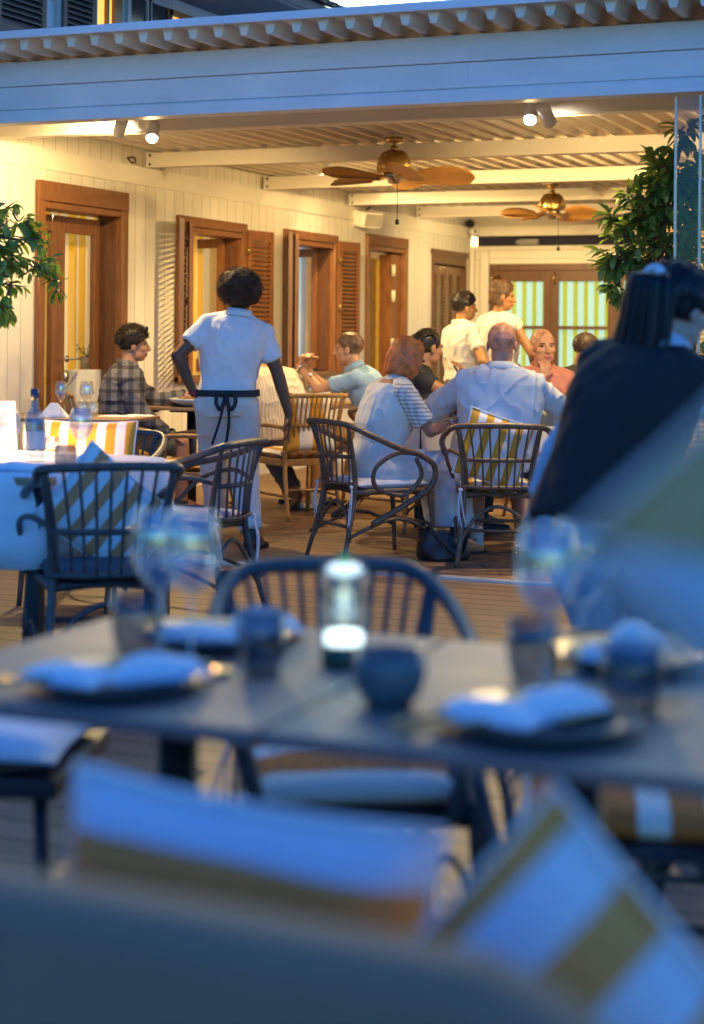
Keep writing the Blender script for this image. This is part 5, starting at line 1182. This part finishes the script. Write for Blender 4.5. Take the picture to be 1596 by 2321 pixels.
def ribbon(b, pts, w_):
    P, _ = smoothpath([V(q) for q in pts], [1] * len(pts), 4); vs = []
    for q in P: vs += [q - V((w_, 0, 0)), q + V((w_, 0, 0)), q + V((w_, -.004, 0)), q - V((w_, .004, 0))]
    b.add(vs, [(4 * i + j, 4 * i + (j + 1) % 4, 4 * i + 4 + (j + 1) % 4, 4 * i + 4 + j) for i in range(len(P) - 1) for j in range(4)], True)
cx0 = c0.x - .02; z0 = c0.z
b.ell((cx0, c0.y + y_ - .01, z0 - .015), (.022, .018, .02))
for s_ in (-1, 1): b.tube([(cx0, c0.y + y_ - .01, z0 - .01), (cx0 + s_ * .045, c0.y + y_ - .025, z0 - .01), (cx0 + s_ * .055, c0.y + y_ - .03, z0 - .06), (cx0 + s_ * .028, c0.y + y_ - .03, z0 - .10), (cx0, c0.y + y_ - .015, z0 - .03)], .012, sub=4)
ribbon(b, [(cx0 - .005, c0.y + y_ - .012, z0 - .02), (cx0 - .03, c0.y + y_ - .02, z0 - .15), (cx0 - .075, c0.y + y_ - .012, z0 - .30)], .008); ribbon(b, [(cx0 + .008, c0.y + y_ - .012, z0 - .02), (cx0 + .02, c0.y + y_ - .02, z0 - .16), (cx0 + .0, c0.y + y_ + .0, z0 - .33)], .009)
b.build('apron_strings', mat('black_apron_cloth', (.02, .02, .025), .8), pt)
b = MB(); w_ = K['J']['L'][2]; b.tube([w_ + V((cos(a) * .029, sin(a) * .029, .0)) for a in [2 * pi * k / 10 for k in range(10)]], .006, closed=True, sub=1); b.build('wristband', mat('red_band', (.5, .03, .04), .5), pt)

SIT = lambda a=.17, b_=.42, z=.09: {'L': ((-a, b_, z), (0, .6, 1), (0, 1, 0)), 'R': ((a, b_, z), (0, .6, 1), (0, 1, 0))}
# 2 the bald man, back turned, in pale blue
p = dat(1128, 9.84)
person('bald man seated with his back to us in a creased pale blue long-sleeved shirt', (p.x, p.y, 0), YA - .03, dict(S=1.06, hip=(.02, .05, .52), lean=9, side=1, sh_w=.195, bulk=1.14, head=(-8, 5, 0), skin=('ruddy', (.60, .27, .17), (.35, .12, .09)), hs=.99, collar=True, loose=.03, wrinkle=.013,
    arms={'L': A((-.16, .46, .79), (-1.2, -.4, -.2), (.5, 1, 0), (0, 0, -1), .5), 'R': A((.22, .46, .79), (1.2, -.4, -.2), (-.4, 1, 0), (0, 0, -1), .5)}, shirt=(pale_blue, 1.82, -.1),
    legs={'L': ((-.10, .22, .10), (0, 1, 1), (-.2, 1, 0)), 'R': ((.16, .16, .10), (0, 1, 1), (.2, 1, 0))}, trousers=(mat('dark_shorts', (.03, .035, .05), .8), .85), shoes=mat('pale_sneaker', (.62, .62, .64), .7), hair=cap_hair('shaved_grey', (.56, .27, .18), .0015, .075, -.03, n=900, ln=.003, back=-.07)))
# 3 woman in white
p = dat(868, 9.80)
lace = stripes('lace_white', (.72, .69, .64), (.56, .52, .47), .022, 'X', .55, grid=.022)
wt, K = person('woman with a light brown bob in white knit top and long skirt, looking down', (p.x, p.y, 0), YA - radians(66), dict(S=.95, fem=True, bulk=1.06, hip=(0, -.02, .53), lean=13, head=(3, 24, 0), skin=('tan', (.42, .19, .10), (.40, .12, .09)), loose=.022, wrinkle=.008, neck=1.0,
    arms={'L': A((-.14, .43, .80), (-.5, -.5, -1), (.25, 1, .1), (.9, .2, .3), .6), 'R': A((.07, .40, .75), (.9, -.5, -1), (-.2, 1, .25), (-.8, 0, .5), .6)}, shirt=(off_white, .72, -.25), legs={'L': ((-.10, .50, .09), (0, .7, 1), (0, 1, 0)), 'R': ((.08, .44, .09), (0, .7, 1), (0, 1, 0))}, shoes=mat('tan_sandal', (.30, .17, .08), .6), hair=strand_hair('brown_bob', (.85, .21, .045), bob, 1500, .006)))
A_ = Blob(); h = K['LJ']
for q, s_ in (('L', -1), ('R', 1)): hh, kn, an, _f = h[q]; A_.cap(hh, .125, kn, .105); A_.cap(kn + V((s_ * .01, 0, 0)), .105, an + V((s_ * .02, -.02, .06)), .12, 16, False, True)
A_.cap((h['L'][0] + h['R'][0]) / 2, .14, (h['L'][1] + h['R'][1]) / 2, .10); A_.cap((h['L'][1] + h['R'][1]) / 2, .10, (h['L'][2] + h['R'][2]) / 2 + V((0, 0, .07)), .13, 16, False, True)
A_.surface('skirt', .009, mat('white_skirt', (.74, .72, .70), .9, bump=.3, bscale=90), wt, 3, lambda v: .014 * noise.noise(V((v.x * 14, v.y * 14, v.z * 3))) + .006 * noise.noise(v * 30))
b = Blob(); s0, el, w2 = K['J']['R']; b.cap(s0 + V((0, 0, -.01)), .073, s0.lerp(el, .78), .066, 18, False, True); b.surface('lace_sleeve', .006, lace, wt, 2)
b = MB(); b.tube([w2.lerp(el, .12) + (w2 - el).normalized().orthogonal() * 0 + Matrix.Rotation(a, 3, (w2 - el).normalized()) @ ((w2 - el).normalized().orthogonal() * .029) for a in [2 * pi * k / 12 for k in range(12)]], .004, closed=True, sub=1); b.build('bracelet', M_steel, wt)
pw = wt.matrix_basis @ (K['J']['R'][2] + V((-.05, .13, .03))); 
b = MB(); b.box(-.035, -.004, -.07, .035, .004, .07, bev=.003); o = b.build('phone', mat('phone_black', (.05, .05, .06), .15), loc=(wt.location + Matrix.Rotation(wt.rotation_euler.z, 3, 'Z') @ (K['J']['R'][2] + V((-.06, .10, .02))))); o.rotation_euler = (radians(60), 0, wt.rotation_euler.z); tag(o, 'pale-cased phone held low by the woman in white', 'phone')
# 4 woman with braided hair
p = dat(940, 11.15)
person('smiling woman with dark braided hair in a black top, hand at her chin', (p.x, p.y, 0), YA - radians(80), dict(S=.98, fem=True, hip=(0, 0, .54), lean=6, twist=0, head=(18, 8, 0), skin=('brown', (.36, .17, .085), (.40, .10, .07)), arms={'L': A((-.10, .42, .80), (-.6, -.2, -1), (.4, 1, 0), (0, 0, -1), .6), 'R': A((.03, .30, .98), (.9, .5, -1), (0, .1, 1), (0, -1, 0), 1.1)}, shirt=(mat('black_top', (.018, .018, .022), .8), .0, -.1), legs=SIT(), trousers=(mat('dark_trousers', (.03, .03, .035), .8), 1.9), shoes=M_dark, hair=strand_hair('black_braids', (.02, .014, .011), braids, 420, .011), neck=.93))
# 5 plaid man
plaid = stripes('plaid_flannel', (.085, .085, .10), (.20, .19, .20), .075, 'Y', .45, grid=.08, bump=.3)
p = dat(268, 11.75)
pt, K = person('dark haired man in a grey plaid shirt seated in profile, sunglasses on his head', (p.x, p.y, 0), YA - radians(82), dict(S=1.0, bulk=1.04, hip=(0, 0, .52), lean=8, head=(2, 2, 0), skin=('fair', (.52, .26, .15), (.45, .15, .11)), loose=.024, wrinkle=.010, collar=True, arms={'L': A((-.16, .50, .82), (-.6, -.3, -1), None, (0, 0, -1), .4), 'R': A((.14, .34, .56), (.8, -.5, -.6), (-.3, 1, -.2), (0, 0, -1), .4)}, shirt=(plaid, 1.85, -.15), legs=SIT(.14, .44), trousers=(mat('olive_shorts', (.20, .18, .11), .85), .92), shoes=M_dark, hair=cap_hair('dark_brown_hair', (.035, .020, .013), .012, .052, -.03, ln=.022, back=-.085, n=3600, top=.012)))
f = K['f']; b = MB()
for s_ in (-1, 1): b.ell(f(s_ * .036, .082, .112), (.026, .010, .018), K['Rh']); b.tube([f(s_ * .062, .075, .11), f(s_ * .088, .02, .085), f(s_ * .088, -.04, .05)], .0028, sub=3, seg=5)
b.tube([f(-.012, .09, .114), f(.012, .09, .114)], .003, sub=1); b.build('sunglasses', mat('dark_lens', (.015, .015, .018), .1), pt)
# 6 man in blue polo
p = dat(856, 12.4)
pt, K = person('man in a light blue polo leaning on his elbows, hands at his mouth', (p.x, p.y, 0), YA + radians(80), dict(S=1.0, hip=(0, -.04, .54), lean=24, head=(-2, 3, 0), skin=('fair2', (.50, .26, .15), (.42, .15, .10)), loose=.018, collar=True, beard=False, arms={'L': A((-.05, .56, 1.02), (-.4, .2, -1), (0, -.2, 1), (0, -1, 0), 1.2), 'R': A((.06, .54, 1.00), (.4, .2, -1), (-.1, -.2, 1), (0, -1, 0), 1.2)}, shirt=(mat('light_blue_polo', (.30, .48, .70), .85, bump=.2, bscale=200), .66, -.1), legs={'L': ((-.15, .42, .09), (0, .6, 1), (0, 1, 0)), 'R': ((.17, .45, .10), (.2, .7, .8), (.1, 1, .1))}, trousers=(mat('khaki_shorts', (.33, .22, .11), .85), .95), shoes=mat('cream_sneaker', (.66, .60, .50), .7), hair=cap_hair('sandy_crop', (.16, .09, .05), .005, .062, -.03, ln=.006, n=2600, back=-.08)))
b = MB(); w_ = K['J']['L'][2]; e_ = K['J']['L'][1]; d_ = (w_ - e_).normalized(); b.tube([w_.lerp(e_, .10) + Matrix.Rotation(2 * pi * k / 12, 3, d_) @ (d_.orthogonal() * .029) for k in range(12)], .007, closed=True, sub=1); b.build('wristwatch', M_steel, pt)
# 7 diner in striped shirt, head hidden by the waiter
p = dat(655, 12.25)
person('diner in a fine striped beige shirt hunched over the table, head hidden behind the waiter', (p.x, p.y, 0), YA + radians(28), dict(S=1.03, bulk=1.14, hip=(0, 0, .52), lean=30, side=-10, head=(20, 22, 0), skin=('fair', (.52, .26, .15), (.45, .15, .11)), loose=.026, wrinkle=.010, arms={'L': A((-.22, .50, .80), (-1, 0, -.4), None, (0, 0, -1), .5), 'R': A((.20, .50, .80), (1, 0, -.4), None, (0, 0, -1), .5)}, shirt=(stripes('fine_stripes', (.55, .46, .34), (.74, .66, .52), .018, 'X', .4), .75, -.1), legs={'L': ((-.2, .30, .09), (0, 1, 1), (0, 1, 0)), 'R': ((.10, .05, .09), (0, 1, .6), (.8, .5, 0))}, trousers=(mat('grey_trousers', (.12, .12, .13), .85), 1.8), shoes=mat('brown_shoe', (.10, .06, .04), .6), hair=cap_hair('grey_hair', (.25, .22, .2), .008, .05, n=1200)))
# 8, 9 standing staff
cream_tr = mat('cream_waist_cloth', (.52, .46, .36), .9)
p = dat(1054, 13.35)
pt, K = person('young waiter with short dark curls in a white polo, looking right', (p.x, p.y, 0), YA - radians(62), dict(S=.925, hip=(0, 0, .868), lean=-2, side=-3, head=(-14, 0, 0), skin=('amber', (.46, .22, .085), (.36, .12, .07)), hs=.97, collar=True, loose=.026, wrinkle=.011, arms={'L': A((-.20, .22, .98), (-1, -1, -.4), (.4, 1, .2), (1, 0, -.2), .7), 'R': A((.22, .16, .94), (1, -1, -.2), (-.2, 1, .1), (-1, 0, 0), .7)}, shirt=(off_white, .62, .0), legs={'L': ((-.10, .02, .09), (0, 1, 0), (0, 1, 0)), 'R': ((.10, -.02, .09), (0, 1, 0), (0, 1, 0))}, trousers=(cream_tr, 1.9), shoes=M_dark, hair=cap_hair('dark_crop', (.025, .017, .012), .008, .055, -.02, ln=.012, n=3200, back=-.07, top=.028)))
b = MB(); c0 = K['spine'](.06); b.lathe([(.19, -.02), (.19, .02)], (0, 0, 0), 30, T=Matrix.Translation(c0) @ Matrix.Diagonal((1, .76, 1, 1))); 
for dx in (-.03, .03, .06): b.tube([c0 + V((dx, -.15, -.01)), c0 + V((dx * 1.5, -.17, -.12)), c0 + V((dx * 1.2, -.15, -.26))], .008, sub=3)
b.build('apron_strings', mat('brown_apron_cloth', (.16, .09, .05), .8), pt)

def knotpts(rnd):
    a0 = rnd.uniform(0, 2 * pi); r = rnd.uniform(.018, .034); zz = .142 + rnd.uniform(-.018, .022); e = rnd.uniform(.5, 2.2)
    return [(cos(a0 + e * k) * r * (1 + .15 * k), -.06 + sin(a0 + e * k) * r, zz + .010 * k * rnd.uniform(-1, 1)) for k in range(4)]
p = dat(1132, 13.2)
person('waitress with hair in a top knot and sleeveless white top, looking right', (p.x, p.y, 0), YA - radians(46), dict(S=.965, fem=True, hip=(0, 0, .925), lean=-2, head=(-42, 4, 0), skin=('amber2', (.44, .20, .08), (.36, .12, .07)), hs=.96, loose=.020, wrinkle=.009, neck=1.02,
    arms={'L': A((-.16, .24, 1.02), (-1, -.6, -.4), (.4, 1, .2), (1, 0, -.2), .7), 'R': A((.17, .22, 1.00), (1, -.5, -.3), (-.2, 1, .1), (-1, 0, 0), .7)}, shirt=(off_white, 0, .0), legs={'L': ((-.10, .02, .12), (0, 1, 0), (0, 1, 0)), 'R': ((.10, -.02, .12), (0, 1, 0), (0, 1, 0))}, trousers=(cream_tr, 1.9), shoes=M_dark,
    hair=strand_hair('light_brown_updo', (.13, .065, .03), lambda r: updo(r) if r.random() < .8 else knotpts(r), 1100, .007)))
# 10 man in salmon, facing us
p = dat(1222, 11.75)
person('bald man in a salmon shirt facing us with his hand at his chin', (p.x, p.y, 0), YA + pi + .12, dict(S=1.02, hip=(0, 0, .52), lean=12, head=(6, -2, 3), skin=('fair3', (.56, .29, .17), (.50, .17, .13)), hs=1.0, loose=.024, collar=True, vox=.005, wrinkle=.008, arms={'L': A((-.12, .40, .82), (-1, .2, -.6), (.6, .8, 0), (0, 0, -1), .5), 'R': A((.03, .25, .985), (1, .8, -1), (-.25, -.1, 1), (.1, -1, 0), 1.0)}, shirt=(mat('salmon_shirt', (.62, .24, .17), .85, bump=.2, bscale=180), 1.7, -.1), legs=SIT(), trousers=(mat('dark_trousers2', (.04, .04, .05), .8), 1.9), shoes=M_dark, hair=cap_hair('fair_stubble', (.54, .28, .165), .001, .07, -.02, n=500, ln=.002, back=-.06)))
# 11..13 diners farther back
p = dat(1308, 12.6)
person('dark cropped man in a black shirt seated at the right, face turned to the screen', (p.x, p.y, 0), YA - radians(20), dict(S=1.0, hip=(0, 0, .52), lean=12, head=(-50, 12, 0), skin=('warm', (.44, .22, .13), (.4, .13, .1)), vox=.009, arms={'L': A((-.12, .42, .82), (-1, .2, -.6), None, (0, 0, -1), .5), 'R': A((.12, .42, .82), (1, .2, -1), None, (0, 0, -1), .5)}, shirt=(mat('black_shirt', (.02, .02, .025), .8), .7, -.1), legs=SIT(), trousers=(M_dark, 1.9), shoes=M_dark, hair=cap_hair('cropped_brown', (.06, .035, .022), .004, .06, -.03, n=1800, ln=.006)))
p = dat(1256, 14.6)
person('balding diner far behind the man in salmon, partly hidden', (p.x, p.y, 0), YA + radians(100), dict(S=.97, hip=(0, 0, .52), lean=10, head=(0, 8, 0), skin=('warm', (.44, .22, .13), (.4, .13, .1)), vox=.010, arms={'L': A((-.12, .42, .82), (-1, .2, -.6), None, (0, 0, -1), .5), 'R': A((.12, .42, .82), (1, .2, -1), None, (0, 0, -1), .5)}, shirt=(off_white, .7, -.1), legs=SIT(), trousers=(M_dark, 1.9), shoes=M_dark, hair=cap_hair('thin_grey', (.30, .19, .12), .001, .07, -.02, n=300, ln=.003)))
p = dat(1094, 15.2)
person('diner far back glimpsed between the standing waiter and waitress', (p.x, p.y, 0), YA + radians(170), dict(S=.98, hip=(0, 0, .50), lean=8, head=(0, 8, 0), skin=('brown', (.36, .17, .085), (.40, .10, .07)), vox=.010, arms={'L': A((-.12, .42, .82), (-1, .2, -.6), None, (0, 0, -1), .5), 'R': A((.12, .42, .82), (1, .2, -1), None, (0, 0, -1), .5)}, shirt=(mat('dark_navy_shirt', (.03, .035, .06), .8), .7, -.1), legs=SIT(), trousers=(M_dark, 1.9), shoes=M_dark, hair=cap_hair('black_hair', (.02, .015, .012), .008, .055, -.03, n=1200)))
# 14 server in front at the right
p = dat(1410, 4.6)
def ponytail(t, f, Rh, hs, C):
    cap_hair('near_black_hair', (.012, .011, .014), .012, .06, -.06, ln=.015, n=2500, back=-.10, top=.01)(t, f, Rh, hs, C)
    b = MB(); rnd = random.Random(3)
    for k in range(520):
        dx, dy = rnd.gauss(0, .026), rnd.gauss(0, .021); b.tube([f(dx * .4, -.105, .09 + dy * .5), f(dx, -.125 + dy, .06), f(dx * 1.2 + .0, -.118 + dy, -.03), f(dx * 1.4 - .01, -.105 + dy, -.13), f(dx * 1.3 - .02, -.10 + dy, -.23), f(dx * 1.0 - .03, -.10 + dy * .8, -.30 - rnd.random() * .10)], .004, rads=[.004, .0042, .004, .0035, .003, .001], sub=3, seg=5)
    b.build('ponytail', hairmat('near_black_hair', (.012, .011, .014)), t)
    b = MB()
    for k in range(14): a = 2 * pi * k / 14; b.ell(f(cos(a) * .024 - .005, -.118, .072 + sin(a) * .020), (.017, .016, .013), seg=10, rings=6)
    b.build('scrunchie', mat('white_scrunchie', (.75, .76, .80), .8, bump=.5, bscale=120), t)
srv, K = person('server seen from behind with a long black ponytail and white scrunchie', (p.x, p.y, 0), YA - radians(38), dict(S=.93, fem=True, sh_w=.175, hip=(-.05, -.02, .785), lean=24, side=9, head=(-16, 12, 4), skin=('cool', (.50, .32, .25), (.40, .16, .13)), hs=1.02, collar=False, loose=.010, wrinkle=.006, arms={'L': A((-.36, .06, .66), (-1, -.5, .2), (.1, .4, -1), (1, 0, 0), .6), 'R': A((.30, .36, .82), (1, -.4, -.3), (0, 1, 0), (-1, 0, 0), .6)}, shirt=(mat('blue_white_blouse', (.50, .54, .62), .85, bump=.2, bscale=120), 1.6, .0), legs={'L': ((-.12, -.04, .09), (0, 1, 0), (0, 1, 0)), 'R': ((.10, .10, .09), (0, 1, 0), (0, 1, 0))}, trousers=(MT['blue_white_blouse'], 1.92), tloose=.03, shoes=M_dark, hair=ponytail))
B = Blob(); sp_ = K['spine']; Xs, Ys = K['X'], K['Y']
B.loft([(sp_(u), rx, ry, Xs, Ys) for u, rx, ry in ((-.14, .195, .158), (.15, .18, .150), (.35, .170, .145), (.6, .178, .150), (.8, .178, .145), (.93, .165, .125), (1.01, .13, .10))])
for q in 'LR': B.cap(sp_(.96), .085, K['J'][q][0] + Xs * (.01 if q == 'L' else -.01), .082)
B.surface('apron_vest', .010, mat('navy_black_cloth', (.018, .015, .016), .85, bump=.2), srv, 4, lambda v: .012 * noise.noise(V((v.x * 9 + v.z * 5, v.y * 8, v.z * 4))) + .006 * noise.noise(v * 20))
b = Blob(); nk = K['nk']; b.cap(nk - K['up'] * .0, .095, nk + K['up'] * .05, .068, 20, False, True); b.surface('wide_collar', .008, MT['blue_white_blouse'], srv, 3)
